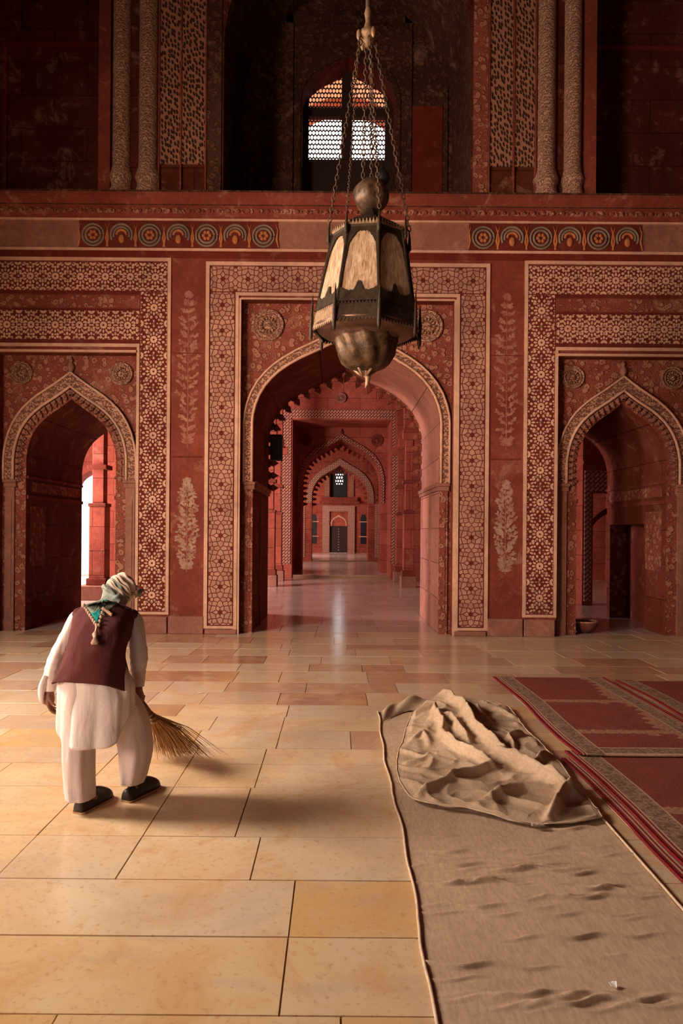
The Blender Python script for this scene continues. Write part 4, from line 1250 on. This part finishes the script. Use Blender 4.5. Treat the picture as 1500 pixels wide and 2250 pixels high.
def segd(X, Y, a, b):
    dx, dy = b.x-a.x, b.y-a.y; L = dx*dx+dy*dy; t_ = max(0, min(1, ((X-a.x)*dx+(Y-a.y)*dy)/L))
    return sqrt((X-a.x-dx*t_)**2 + (Y-a.y-dy*t_)**2), t_
def sheet_h(X, Y):
    wx_, wy_ = X + .028*nz(X, Y, 4), Y + .04*nz(X, Y, 3, 9)
    h = .026 + .014*nz(X, Y, 3.5) + .012*nz(X*2, Y*4, 2.2, 2) + .010*(1-abs(nz(wx_, wy_, 5, 6))*3.0)*.6
    cre = max(0, 1-abs(nz(wx_*1.3+wy_*.4, wy_, 2.6, 11))*4)**1.5*.022 + max(0, 1-abs(nz(wx_, wy_*1.2-wx_*.5, 5.5, 17))*5)**2*.006
    h += cre
    big = exp(-((X-.95)/.28)**2 - ((Y-5.9)/.5)**2)*.05
    m = 0
    for pts, H, w_ in ridges:
        n = len(pts)-1; best = 9; bt = 0
        for i in range(n):
            d, t_ = segd(wx_, wy_, pts[i], pts[i+1])
            if d < best: best = d; bt = (i+t_)/n
        prof_ = (sin(pi*min(1, max(0, .12+bt*.76))))**.6
        m = m + (H*prof_*exp(-(best/(w_*.62+.008))**2))**2
    return h + big + sqrt(m)
cx_ = sum(p.x for p in outl)/len(outl); cy_ = sum(p.y for p in outl)/len(outl)
import bisect
# polygon -> scanline grid: rows in Y between left/right outline
ys = [p.y for p in outl]; y0_, y1_ = min(ys)+.004, max(ys)-.004
def span(Y):
    xs = []
    for i in range(len(outl)):
        a, b = outl[i], outl[(i+1) % len(outl)]
        if (a.y-Y)*(b.y-Y) <= 0 and abs(a.y-b.y) > 1e-9: xs.append(a.x + (b.x-a.x)*(Y-a.y)/(b.y-a.y))
    return min(xs), max(xs)
def sheet(u, v):
    Y = y0_ + (y1_-y0_)*v; a, b = span(Y)
    X = a + (b-a)*u
    e = min(1, min(u, 1-u)/.05)*.5 + .5; e2 = min(1, min(v, 1-v)/.03)*.6+.4
    h = sheet_h(X, Y)
    return (X, Y, .024 + (h-.012)*e*e2)
mb = MB(); mb.smooth = True; mb.grid(170, 320, sheet)
SHT = mb.build('crumpled_sheet', M_burlap2, solid=-.003); tag(SHT, 'crumpled burlap sheet heaped in folds over the far end of the flat runner', 'cloth')
mb = MB()
random.seed(5)
for k in range(420):
    u = random.random(); side = random.random()
    if side < .75: P = Vector(sheet(u, 0.0)); d = Vector((random.uniform(-.6, .6), -1, 0))
    else: P = Vector(sheet(0, random.uniform(0, .5))); d = Vector((-1, random.uniform(-.6, .6), 0))
    L = random.uniform(.006, .03); q = P + d*L + Vector((0, 0, random.uniform(-.008, .004)))
    mb.tube([P, P.lerp(q, .5)+Vector((R8()*.004, 0, .003)), q], .0011, 3)
mb.tube([Vector(sheet(i/80, 0.0)) + Vector((0, -.003+.004*sin(i*2.1), .0)) for i in range(81)], .005, 5)
o = mb.build('frayed_edge', M_cord, SHT); o['label'] = 'frayed pale edge'; o['kind'] = 'stuff'
mb = MB(); mb.smooth = True
mb.tube([Vector(sheet(0.0, i/60)) + Vector((-.002, 0, 0)) for i in range(61)], .005, 5)
mb.tube([Vector(sheet(1.0, i/60)) + Vector((.002, 0, 0)) for i in range(61)], .0045, 5)
mb.build('hem', M_cord, SHT)

# prayer carpets
def rug_mat(name, a, b, sc=60):
    t = NT(name); n1 = t.noise(sc, 4, .7); n2 = t.noise(6, 4, .6)
    c = t.mix(t.ramp(n1, [(.4, 0), (.6, 1)]), a, b); c = t.mix(t.ramp(n2, [(.4, 0), (.75, .35)]), c, tuple(Vector(a)*.6))
    return t.out(c, .95, n1, .4, .004, .08)
MR_red = rug_mat('carpet red pile', (0.185, 0.042, 0.034), (0.25, 0.068, 0.052))
MR_brown = rug_mat('carpet brown border', (0.15, 0.075, 0.050), (0.36, 0.22, 0.15), 45)
MR_cream = rug_mat('carpet cream line', (0.52, 0.33, 0.23), (0.44, 0.25, 0.17))
MR_tan = rug_mat('carpet tan ornament', (0.42, 0.22, 0.13), (0.26, 0.10, 0.06), 35)
MR_edge = rug_mat('carpet crimson binding', (0.18, 0.016, 0.018), (0.24, 0.026, 0.026))
def carpet(name, label, x0, x1, y0, y1, bars, seed, z0=0.0, top=True, th=.012):
    random.seed(seed); ph = random.random()*6
    W_, L_ = x1-x0, y1-y0; NX, NY = int(W_/.0115), int(L_/.016)
    def fn(u, v):
        Y = y0 + L_*v; X = x0 + W_*u + .012*sin(Y*3.1+ph)*(1-u)
        h = .012 + .006*max(0, sin(Y*4.2+ph))*exp(-u*9) + .002*nz(X, Y, 3)
        return (X, Y, z0 + h)
    def mat(i, j):
        x = (i+.5)/NX*W_; y = y0 + (j+.5)/NY*L_; d0, d1 = y-y0, y1-y
        yy = y
        if x < .018 or W_-x < .018: return 4
        if x < .032 or W_-x < .032: return 2
        if x < .045 or W_-x < .045: return 4
        if x < .058 or x > W_-.058: return 2
        if x < .185 or x > W_-.17: return 1
        if x < .198 or x > W_-.183: return 2
        if d0 < .03 or d1 < .03: return 2
        if d0 < .16: return 1 if d0 < .145 else 2
        # toothed ornament down one side
        tl = .74 + .10*abs(((yy*1.0) % 1.0)-.5)*2 + .025*sin(yy*46)
        if x/W_ > tl - .02: return 3
        for b in bars:
            if abs(yy-b) < .048 + .006*sin(x*60): return 3
            if b-.10 < yy < b-.048 and x/W_ > .5 and sin(x*30+yy*20) > .3: return 3
        return 0
    mb = MB(); mb.smooth = True; mb.grid(NX, NY, fn, mat)
    o = mb.build(name, [MR_red, MR_brown, MR_cream, MR_tan, MR_edge], solid=-th)
    tag(o, label, 'carpet', 'red prayer carpets at the right')
    mb = MB(); mb.smooth = True
    pts = [Vector(fn(0, i/120)) + Vector((-.004, 0, -.004)) for i in range(121)]
    mb.tube(pts, .0085, 6)
    pts = [Vector(fn(1, i/120)) + Vector((.004, 0, -.004)) for i in range(121)]
    mb.tube(pts, .0085, 6)
    mb.build('edge_binding', MR_edge, o)['label'] = 'crimson edge binding'
    return o
carpet('prayer_carpet', 'far red prayer carpet beside the crumpled sheet, its near end overlapping the next', 1.70, 2.86, 4.76, 7.30, [6.27, 5.31], 1, .042)
carpet('prayer_carpet', 'red prayer carpet at the far right, separated by a dark gap', 3.03, 4.25, 4.9, 7.36, [6.30, 5.40], 2, .002)
carpet('prayer_carpet', 'near red prayer carpet running to the right of the burlap runner, top layer', 1.665, 2.95, 1.9, 4.90, [3.86, 2.9], 3, .022)
carpet('prayer_carpet', 'lowest carpet with a crimson edge peeking out under the near red carpet', 1.605, 2.9, 1.9, 4.80, [3.86, 2.9], 4, .001)
# small scraps
mb = MB()
p = fl(1345, 2172); mb.add([(p.x-.010, p.y-.012, .016), (p.x+.008, p.y-.02, .014), (p.x+.016, p.y+.004, .022), (p.x+.0, p.y+.012, .015), (p.x-.012, p.y+.006, .018)], [(0, 1, 2, 3, 4)])
tag(mb.build('paper_scrap', simple('white scrap', (.8, .72, .65), .8), solid=.002), 'tiny white scrap lying on the flat burlap runner', 'scrap')
mb = MB(); p = fl(440, 1524); mb.add([(p.x-.025, p.y-.02, .004), (p.x+.02, p.y+.01, .004), (p.x+.026, p.y+.03, .008), (p.x-.02, p.y+.005, .006)], [(0, 1, 2, 3)])
tag(mb.build('paper_scrap', simple('pale scrap', (.7, .6, .55), .8), solid=.002), 'small pale scrap on the marble floor right of the sweeper', 'scrap')
# ------------------------------------------------------------------ the sweeping person
PX = -1.41
PER = empty('person', (PX, 4.0, 0), 'person seen from behind bending forward to sweep, in white kurta, maroon vest and wrapped headscarf', 'person')
def pp(name, mb, m, label=None, **k):
    o = mb.build(name, m, PER, **k)
    if label: o['label'] = label
    return o
M_skin = simple('brown skin', (0.20, 0.085, 0.055), .55, 0, .15, 8, .1)
def fabric(name, col, nzv=.15, bump=.35):
    t = NT(name); b = Vector(col); f = t.noise(5, 3, .5, .5, t.map((1.6, 1.6, .30))); g = t.noise(120, 3, .6)
    c = t.ramp(f, [(.3, tuple(b*(1-nzv))), (.7, tuple(b))])
    h = t.math('ADD', f, t.math('MULTIPLY', g, .08))
    return t.out(c, .9, h, .4, .045, .1)
M_white = fabric('white cotton', (0.74, 0.62, 0.57))
M_trous = fabric('white trouser cotton', (0.72, 0.58, 0.53))
M_vest = fabric('maroon wool vest', (0.105, 0.030, 0.028), .2)
M_scarf = fabric('grey green scarf', (0.30, 0.33, 0.28), .35)
M_turb = fabric('beige turban cloth', (0.58, 0.45, 0.35), .25)
M_teal = fabric('teal scarf corner', (0.02, 0.30, 0.27), .2)
M_tas = fabric('tan tassel', (0.50, 0.33, 0.24), .2)
M_shoe = simple('dark leather shoe', (0.035, 0.02, 0.014), .5)
M_sole = simple('pale shoe sole', (0.42, 0.24, 0.12), .8)

V = Vector
def ring(c, ax, ay, a, b, n=32, p=2.0, fold=None):
    """superellipse ring; fold(theta)-> radial factor"""
    out = []
    for k in range(n):
        t_ = 2*pi*k/n; ct, st_ = cos(t_), sin(t_)
        x = abs(ct)**(2/p)*(1 if ct >= 0 else -1); y = abs(st_)**(2/p)*(1 if st_ >= 0 else -1)
        f = fold(t_) if fold else 1.0
        out.append(V(c) + V(ax)*a*x*f + V(ay)*b*y*f)
    return out
def spline(keys, n):
    """Catmull-Rom through tuples"""
    out = []
    K = len(keys)-1
    for i in range(n+1):
        u = i/n*K; j = min(int(u), K-1); t_ = u-j
        p0, p1, p2, p3 = keys[max(j-1, 0)], keys[j], keys[j+1], keys[min(j+2, K)]
        out.append(tuple(.5*((2*b) + (-a+c)*t_ + (2*a-5*b+4*c-d)*t_*t_ + (-a+3*b-3*c+d)*t_**3) for a, b, c, d in zip(p0, p1, p2, p3)))
    return out

# body: torso, neck, head with face, arms, hands, legs, fused by a voxel remesh
body = MB()
def limb(keys, n=16, seg=14):
    s = spline(keys, n)
    body.tube([k[:3] for k in s], [k[3] for k in s], seg)
S_L, E_L, W_L = V((-1.600, 4.24, 1.065)), V((-1.715, 4.16, .83)), V((-1.712, 4.08, .635))
S_R, E_R, W_R = V((-1.265, 4.26, 1.045)), V((-1.205, 4.20, .815)), V((-1.210, 4.18, .625))
limb([(-1.405, 3.98, .84, .09), (-1.41, 4.03, .91, .085), (-1.42, 4.14, .98, .08), (-1.43, 4.25, 1.03, .072), (-1.43, 4.32, 1.07, .055), (-1.432, 4.38, 1.12, .048), (-1.432, 4.42, 1.14, .046)])
limb([(-1.52, 4.25, 1.03, .04), (-1.596, 4.235, 1.035, .042), (-1.640, 4.20, .95, .038), (-1.692, 4.16, .83, .034), (-1.712, 4.12, .74, .032), (*W_L, .026)])
limb([(-1.33, 4.27, 1.01, .04), (-1.262, 4.255, 1.01, .042), (-1.228, 4.22, .93, .038), (-1.210, 4.20, .82, .034), (-1.215, 4.20, .74, .032), (*W_R, .026)])
limb([(-1.47, 3.98, .82, .075), (-1.485, 3.96, .72, .085), (-1.465, 3.95, .46, .058), (-1.44, 3.90, .25, .045), (-1.425, 3.88, .09, .034)])
limb([(-1.345, 3.99, .82, .075), (-1.29, 4.02, .70, .085), (-1.22, 4.09, .46, .058), (-1.205, 4.06, .26, .045), (-1.205, 4.06, .09, .034)])
# feet
body.tube([(-1.43, 3.87, .06), (-1.40, 3.93, .05), (-1.37, 4.02, .035), (-1.355, 4.07, .028)], [.036, .038, .036, .022], 12)
body.tube([(-1.205, 4.05, .06), (-1.18, 4.12, .05), (-1.14, 4.21, .035), (-1.12, 4.255, .028)], [.036, .038, .036, .022], 12)
# head: long axis from nape to brow; looks down and ahead to the right
HC = V((-1.432, 4.47, 1.175))
hf = V((.10, .70, -.70)).normalized()        # facing direction
UPV = V((.62, .50, .60)); hu = (UPV - hf*UPV.dot(hf)).normalized()   # crown direction
hs = hf.cross(hu)
HM = Matrix((hs, hf, hu)).transposed()
def hp(x, y, z): return HC + HM @ V((x, y, z))
body.blob(hp(0, 0, .015), (.074, .092, .098), 24, 16, HM)
body.blob(hp(0, .025, -.055), (.056, .068, .062), 20, 14, HM)
body.tube([hp(0, .085, .01), hp(0, .108, -.022), hp(0, .090, -.036)], [.009, .015, .010], 10)   # nose
body.blob(hp(0, .084, -.062), (.024, .012, .007), 10, 8, HM); body.blob(hp(0, .082, -.072), (.020, .012, .007), 10, 8, HM)   # lips
body.blob(hp(0, .076, -.098), (.024, .02, .018), 10, 8, HM)   # chin
for s in (-1, 1):
    body.blob(hp(s*.030, .083, .006), (.014, .010, .009), 10, 8, HM)      # eyes
    body.tube([hp(s*.012, .092, .024), hp(s*.032, .090, .028), hp(s*.052, .074, .022)], [.006, .007, .005], 8)   # brows
    body.blob(hp(s*.076, .0, -.012), (.010, .020, .032), 10, 8, HM)      # ears
    body.blob(hp(s*.042, .066, -.03), (.022, .018, .018), 10, 8, HM)
body.tube([hp(0, -.02, -.04), V((-1.435, 4.39, 1.12)), V((-1.43, 4.33, 1.09))], [.050, .050, .054], 14)
# hands
def hand(W, pd, pn, side, curl, sc=1.0):
    """W wrist, pd palm direction, pn palm normal (palm faces pn), side sign of thumb along cross"""
    pd = pd.normalized(); pn = (pn - pd*pn.dot(pd)).normalized(); sd = pd.cross(pn)*side
    body.tube([W - pd*.02, W + pd*.02, W + pd*.055, W + pd*.085], [.026, .030, .034, .030], 12)
    body.blob(W + pd*.055, (.040*sc, .048*sc, .017*sc), 14, 10, Matrix((sd, pd, pn)).transposed())
    for i, (o_, L) in enumerate(((.030, .070), (.010, .078), (-.010, .072), (-.029, .056))):
        base = W + pd*.088 + sd*o_; a = 0.15 + .05*i; p = base; pts = [p - pd*.02, p]
        for j, fr_ in enumerate((.45, .32, .23)):
            a += curl[min(j, len(curl)-1)]
            p = p + (pd*cos(a) + pn*sin(a))*L*fr_ + sd*(.002*(1.5-i)); pts.append(p)
        body.tube(pts, [.0095, .0092, .0085, .0078, .0062], 10)
    tb = W + pd*.030 + sd*.030; a1 = (sd*.75 + pd*.6 + pn*.35).normalized()
    body.tube([tb - sd*.012, tb, tb + a1*.034, tb + a1*.034 + (pd*.8 + pn*.6 + sd*.1).normalized()*.028, tb + a1*.034 + (pd*.75 + pn*.75).normalized()*.045], [.014, .013, .0105, .0095, .007], 10)
hand(W_L, V((-.02, -.02, -1)), V((.9, .3, 0)), 1, (.3, .45, .3))
GR = V((-1.222, 4.225, .565))                 # broom grip
hand(W_R, V((-.08, .28, -.9)), V((-.2, .9, .25)), -1, (1.0, 1.1, .7))
BODY = body.build('body', M_skin, PER)
m = BODY.modifiers.new('fuse', 'REMESH'); m.mode = 'VOXEL'; m.voxel_size = .0055; m.use_smooth_shade = True
m = BODY.modifiers.new('soft', 'SMOOTH'); m.iterations = 3; m.factor = .5

# trousers: two wide legs
def leg(keys, ph, amp):
    s = spline(keys, 40); rr = []
    for i, (x, y, z, a, b) in enumerate(s):
        f = i/40
        fo = lambda t_, f=f, z=z: 1 + amp*f*(.5*sin(5*t_+ph+z*4) + .35*sin(9*t_+2*ph-z*7)) + .012*sin(z*55+2*t_)*(f > .75)
        rr.append(ring((x, y, z), (1, .1, 0), (0, 1, 0), a, b, 48, 2.2, fo))
    return rr
mb = MB(); mb.smooth = True
mb.loft(leg([(-1.470, 3.985, .80, .085, .09), (-1.475, 3.96, .66, .100, .115), (-1.475, 3.94, .50, .090, .11), (-1.462, 3.90, .30, .082, .10), (-1.452, 3.885, .16, .078, .088), (-1.440, 3.87, .075, .074, .080)], .4, .09))
mb.loft(leg([(-1.340, 3.99, .80, .085, .09), (-1.305, 4.00, .66, .105, .12), (-1.235, 4.07, .50, .104, .12), (-1.188, 4.07, .32, .098, .11), (-1.188, 4.05, .18, .080, .09), (-1.200, 4.05, .10, .064, .072)], 1.7, .08))
pp('trousers', mb, M_trous, 'loose white trousers', weld=False)

# kurta skirt (open bottom), hem shaped like a shirt tail
def hem(t_):
    sd = abs(cos(t_))**6
    base = .375 + .19*sd
    if sin(t_) > 0: base += .03
    return base
mb = MB(); mb.smooth = True
rr = []
N = 44
for i in range(N+1):
    f = i/N; row = []
    for k in range(96):
        t_ = 2*pi*k/96; z1 = hem(t_); z = .86 + (z1-.86)*f
        a = .138 + .074*min(1, f*1.8)**.9 - .012*max(0, f-.7)
        b = .112 + .070*f
        fo = 1 + f*(.050*sin(7*t_+1.0+.5*f) + .060*(1-abs(sin(4.5*t_+.9+.3*f)))**3 + .022*sin(17*t_+f*2)) + .008*sin(z*30+5*t_)
        cx = -1.418 + .03*f; cy = 4.0 - .03*f
        row.append(V((cx + a*cos(t_)*fo, cy + b*sin(t_)*fo, z)))
    rr.append(row)
mb.loft(rr, caps=False)
KUR = pp('kurta', mb, M_white, 'long white kurta with a curved tail', solid=-.004)
mb = MB(); mb.smooth = True
mb.tube(rr[-1] + [rr[-1][0]], .0035, 5, caps=False); h = mb.build('hem', M_white, KUR)
# sleeves
def sleeve(keys, ph, n=46):
    s = spline(keys, n); rr = []
    for i, (x, y, z, r) in enumerate(s):
        f = i/n
        d = V(s[min(i+1, n)][:3]) - V(s[max(i-1, 0)][:3]); d.normalize()
        a = d.cross(V((0, 1, .2))).normalized(); b = d.cross(a)
        fo = lambda t_, f=f: 1 + .05*sin(3*t_+ph+f*7) + .035*sin(f*70+2*sin(t_+ph))*(.3+.7*(f > .35)) + .03*sin(7*t_+f*5)
        rr.append(ring((x, y, z), a, b, r, r, 32, 2, fo))
    return rr
mb = MB(); mb.smooth = True
mb.loft(sleeve([(-1.54, 4.25, 1.07, .050), (-1.596, 4.235, 1.045, .056), (-1.640, 4.20, .95, .052), (-1.692, 4.16, .83, .050), (-1.712, 4.12, .74, .044), (-1.712, 4.09, .67, .038), (-1.712, 4.08, .625, .034)], 0))
pp('sleeve', mb, M_white)
mb = MB(); mb.smooth = True
mb.loft(sleeve([(-1.30, 4.27, 1.055, .050), (-1.262, 4.255, 1.02, .056), (-1.228, 4.22, .93, .050), (-1.210, 4.20, .82, .054), (-1.215, 4.20, .74, .046), (-1.213, 4.19, .68, .040), (-1.212, 4.185, .635, .035)], 2))
pp('sleeve', mb, M_white)
# hanging cuff flap of the left sleeve
mb = MB(); mb.smooth = True
mb.loft(sleeve([(-1.728, 4.07, .72, .016), (-1.742, 4.05, .66, .020), (-1.742, 4.04, .60, .014), (-1.735, 4.04, .56, .005)], 1, 20))
pp('cuff', mb, M_white)

# vest: lofted shell following the bent back
mb = MB(); mb.smooth = True
keys = [  # cx, cy, cz, half width, half depth, tilt (0 horizontal ring .. 1 ring normal along +y)
 (-1.418, 3.985, .725, .205, .165, .05), (-1.412, 3.99, .79, .182, .155, .12), (-1.408, 4.01, .87, .165, .145, .25), (-1.415, 4.07, .935, .168, .132, .45),
 (-1.422, 4.15, .995, .178, .122, .62), (-1.43, 4.23, 1.045, .184, .110, .72), (-1.432, 4.29, 1.075, .160, .085, .75), (-1.432, 4.34, 1.10, .080, .060, .75)]
s = spline(keys, 48); vr = []
for i, (x, y, z, a, b, ti) in enumerate(s):
    ang = ti*radians(62); ay = V((0, cos(ang)*1.0, -sin(ang)*1.0))   # front direction of the ring plane
    f = i/48
    row = []
    for k in range(64):
        t_ = 2*pi*k/64
        ct, st_ = cos(t_), sin(t_)
        p_ = 2.6
        X = abs(ct)**(2/p_)*(1 if ct > 0 else -1); Y = abs(st_)**(2/p_)*(1 if st_ > 0 else -1)
        fo = 1 + .018*sin(4*t_+f*9) + .012*sin(9*t_-f*16) 
        dz = 0
        if i < 8:
            dz = -.045*(1-i/8)*max(0, abs(ct)**3) - .02*(1-i/8)*ct
        row.append(V((x, y, z+dz)) + V((1, 0, 0))*a*X*fo*(1 + (.06*(1-i/8) if i < 8 else 0)) + ay*b*Y*fo)
    vr.append(row)
mb.loft(vr, caps=False)
# shoulder caps jutting over the sleeves
for s_, c in ((-1, (-1.588, 4.235, 1.070)), (1, (-1.275, 4.25, 1.060))):
    mb.blob(c, (.044, .07, .042), 20, 12)
VES = pp('vest', mb, M_vest, 'sleeveless maroon wool vest', solid=-.006)

# turban
mb = MB(); mb.smooth = True
mb.blob(hp(0, -.012, .052), (.080, .098, .082), 28, 18, HM)
pp('turban', mb, M_turb, 'beige wound cloth')
mb = MB(); mb.smooth = True
for j, (zc, tl, r, w_) in enumerate(((.010, .10, .080, .020), (.032, -.20, .083, .020), (.056, .25, .082, .019), (.078, -.15, .074, .019), (.040, .55, .080, .018), (.098, .2, .058, .020))):
    pts = []
    for k in range(41):
        a = 2*pi*k/40
        x, y = r*cos(a), r*1.15*sin(a)
        pts.append(hp(x, y - .012, zc + tl*y*1.0 + .10*x*(1 if j % 2 else -1) + .004*sin(a*7)))
    mb.tube(pts, [w_*(.85+.15*sin(k*.9)) for k in range(41)], 10, caps=False, sq=.62)
TW = pp('turban_wrap', mb, [M_turb], 'beige turban folds')
mb = MB(); mb.smooth = True
for j, (zc, tl, r, w_) in enumerate(((-.012, -.35, .080, .020), (-.028, .25, .076, .019), (-.045, -.1, .070, .018))):
    pts = [hp(r*cos(2*pi*k/40), r*1.12*sin(2*pi*k/40) - .012, zc + tl*r*sin(2*pi*k/40) + .004*sin(k)) for k in range(41)]
    mb.tube(pts, [w_]*41, 10, caps=False, sq=.6)
# upright tuft at the front
mb.tube([hp(.02, .07, .085), hp(.03, .085, .125), hp(.035, .09, .16)], [.034, .026, .006], 10)
pp('scarf_wrap', mb, M_scarf, 'grey green scarf folds')

# scarf corner lying over the vest: cast onto the clothes from behind
dg = bpy.context.evaluated_depsgraph_get()
trees = []
for ob in (VES, TW, KUR):
    me = ob.data
    trees.append(BVHTree.FromPolygons([ob.matrix_world @ v.co if False else v.co for v in me.vertices], [tuple(p.vertices) for p in me.polygons]))
def onto(x, y, lift=.010, dflt=4.1):
    q = px(x, y, 1.0); o_ = V((0, 0, EYE)); d = (q - o_).normalized(); best = None
    for tr in trees:
        h_ = tr.ray_cast(o_, d, 20)
        if h_[0] is not None and (best is None or h_[3] < best): best = h_[3]
    if best is None: best = (px(x, y, dflt) - o_).length
    return o_ + d*(best - lift)
def drape(tri, n, lift=.012):
    A, B, C = tri
    idx = {}; vs = []; fs = []
    for i in range(n+1):
        for j in range(n+1-i):
            u, v = i/n, j/n; x = A[0]*(1-u-v)+B[0]*u+C[0]*v; y = A[1]*(1-u-v)+B[1]*u+C[1]*v
            idx[i, j] = len(vs); vs.append(onto(x, y, lift + .004*sin(i*1.1)+.003*sin(j*1.7)))
    for i in range(n):
        for j in range(n-i):
            fs.append((idx[i, j], idx[i+1, j], idx[i, j+1]))
            if i+j < n-1: fs.append((idx[i+1, j], idx[i+1, j+1], idx[i, j+1]))
    return vs, fs
def smooth_pts(vs, k=0): return vs
mb = MB(); mb.smooth = True
mb.add(*drape(((186, 1328), (226, 1316), (203, 1352)), 12)); mb.add(*drape(((226, 1316), (230, 1350), (203, 1352)), 12))
mb.add(*drape(((228, 1318), (262, 1322), (232, 1345)), 12))
SCF = pp('scarf', mb, M_scarf, 'grey green scarf over the shoulders', solid=.004)
mb = MB(); mb.smooth = True
kk = spline([(*hp(0, -.03, -.0), .078), (-1.434, 4.415, 1.145, .078), (-1.434, 4.36, 1.115, .080), (-1.432, 4.31, 1.095, .088), (-1.43, 4.27, 1.08, .075)], 20)
nr = []
for i, (x, y, z, r) in enumerate(kk):
    nr.append(ring((x, y, z), (1, 0, 0), (0, -.55, .83), r*1.05, r*.80, 40, 2, lambda t_, i=i: 1 + .05*sin(5*t_+i*.35) + .03*sin(11*t_-i*.5)))
mb.loft(nr); mb.build('neck_wrap', M_scarf, SCF)
mb = MB(); mb.smooth = True
mb.add(*drape(((200, 1347), (222, 1338), (213, 1376)), 8, .018)); mb.add(*drape(((224, 1322), (234, 1316), (228, 1334)), 6, .02))
mb.build('scarf_corner', M_teal, SCF, solid=.004)['label'] = 'teal corner'
mb = MB(); mb.smooth = True
def bead(x, y, r=.010): mb.blob(onto(x, y, .018), (r, r*.8, r*1.25), 8, 6)
for i in range(9): f = i/8; bead(184 + 28*f, 1330 + 44*f)
for i in range(6): f = i/5; bead(217 + 12*f, 1374 - 46*f)
for i in range(6): f = i/5; bead(228 + 16*f, 1338 + 12*f)
o = mb.build('fringe', M_tas, SCF); o['label'] = 'tan beaded fringe'; o['kind'] = 'stuff'
mb = MB(); mb.smooth = True
P = [onto(x, y, .022) for x, y in ((212, 1376), (211, 1386), (209, 1394), (209, 1402), (208, 1413))]
mb.tube(P, [.006, .007, .017, .010, .022], 10)
for k in range(14):
    x = 203 + k*.8; mb.tube([onto(208.5, 1403, .024), onto(x, 1414 + (k % 3), .03)], [.003, .002], 4)
mb.build('tassel', M_tas, SCF)['label'] = 'long tan tassel'

# shoes: worn slippers with folded backs
def shoe(heel, toe, w_, nm):
    h_, t_ = V(heel), V(toe); d = (t_-h_); L = d.length; d.normalize(); sd = V((d.y, -d.x, 0))
    rr = []
    prof = [(-.02, .026, .030), (.02, .036, .040), (.10, .040, .040), (.20, .041, .046), (.30, .041, .056), (.5, .043, .062), (.70, .048, .050), (.86, .044, .036), (.96, .030, .024), (1.0, .010, .012)]
    for f, a, hh in prof:
        c = h_ + d*L*f
        row = []
        for k in range(20):
            t2 = 2*pi*k/20; z = max(0, sin(t2))*hh*1.6 if sin(t2) > 0 else 0
            row.append(V((c.x, c.y, .010)) + sd*a*w_*cos(t2)*(1 if sin(t2) >= 0 else 1) + V((0, 0, z if sin(t2) > 0 else 0.0)))
        rr.append(row)
    mb = MB(); mb.smooth = True; mb.loft(rr); o = pp(nm, mb, M_shoe, 'dark leather slipper')
    mb = MB(); mb.smooth = True
    so = []
    for f, a, hh in prof: so.append(h_ + d*L*f + sd*(a*w_+.004))
    for f, a, hh in reversed(prof): so.append(h_ + d*L*f - sd*(a*w_+.004))
    n = len(so); mb.smooth = False
    mb.add([(q.x, q.y, .001) for q in so] + [(q.x, q.y, .012) for q in so], [tuple(range(n-1, -1, -1)), tuple(range(n, 2*n))] + [(i, (i+1) % n, (i+1) % n+n, i+n) for i in range(n)])
    mb.build('sole', M_sole, o)['label'] = 'pale sole'
shoe((-1.440, 3.83, 0), (-1.345, 4.09, 0), 1.05, 'shoe')
shoe((-1.225, 4.00, 0), (-1.105, 4.26, 0), 1.05, 'shoe')

# broom held in the right hand, head on the floor
tip = V((-1.075, 4.80, .0)); top_ = GR + V((-.012, -.06, .055))
mb = MB(); mb.smooth = True
dd = (V((-1.12, 4.62, .16)) - top_)
mb.tube([top_, top_ + dd*.25, top_ + dd*.5], [.013, .016, .019], 12)
BR = mb.build('broom', simple('broom grip cord', (.12, .04, .025), .8)); 
tag(BR, 'straw broom with fanned bristles held in the sweeping person\'s right hand', 'broom')
mb = MB(); random.seed(3)
st0 = top_ + dd*.42
for k in range(420):
    a = random.uniform(0, 2*pi); r0 = .016*sqrt(random.random())
    s0 = st0 + V((cos(a)*r0, 0, sin(a)*r0))
    ex = random.gauss(0, .105); L = random.uniform(.86, 1.08)
    e = st0 + (tip + V((ex, random.uniform(-.10, .06), 0)) - st0)*L; e.z = max(.004, e.z + random.uniform(0, .05))
    mid = s0.lerp(e, .5) + V((0, 0, .03 + random.uniform(-.01, .02)))
    mb.tube([s0, mid, e], [.0022, .0017, .0009], 3)
for q in (.0, .06, .12):
    c = st0 + (tip-st0)*q; mb.tube([c, c + (tip-st0).normalized()*.012], [.022+q*.1, .022+q*.1], 12)
mb.build('bristles', simple('dry straw', (.34, .17, .06), .8), BR)['label'] = 'dry straw bristles'
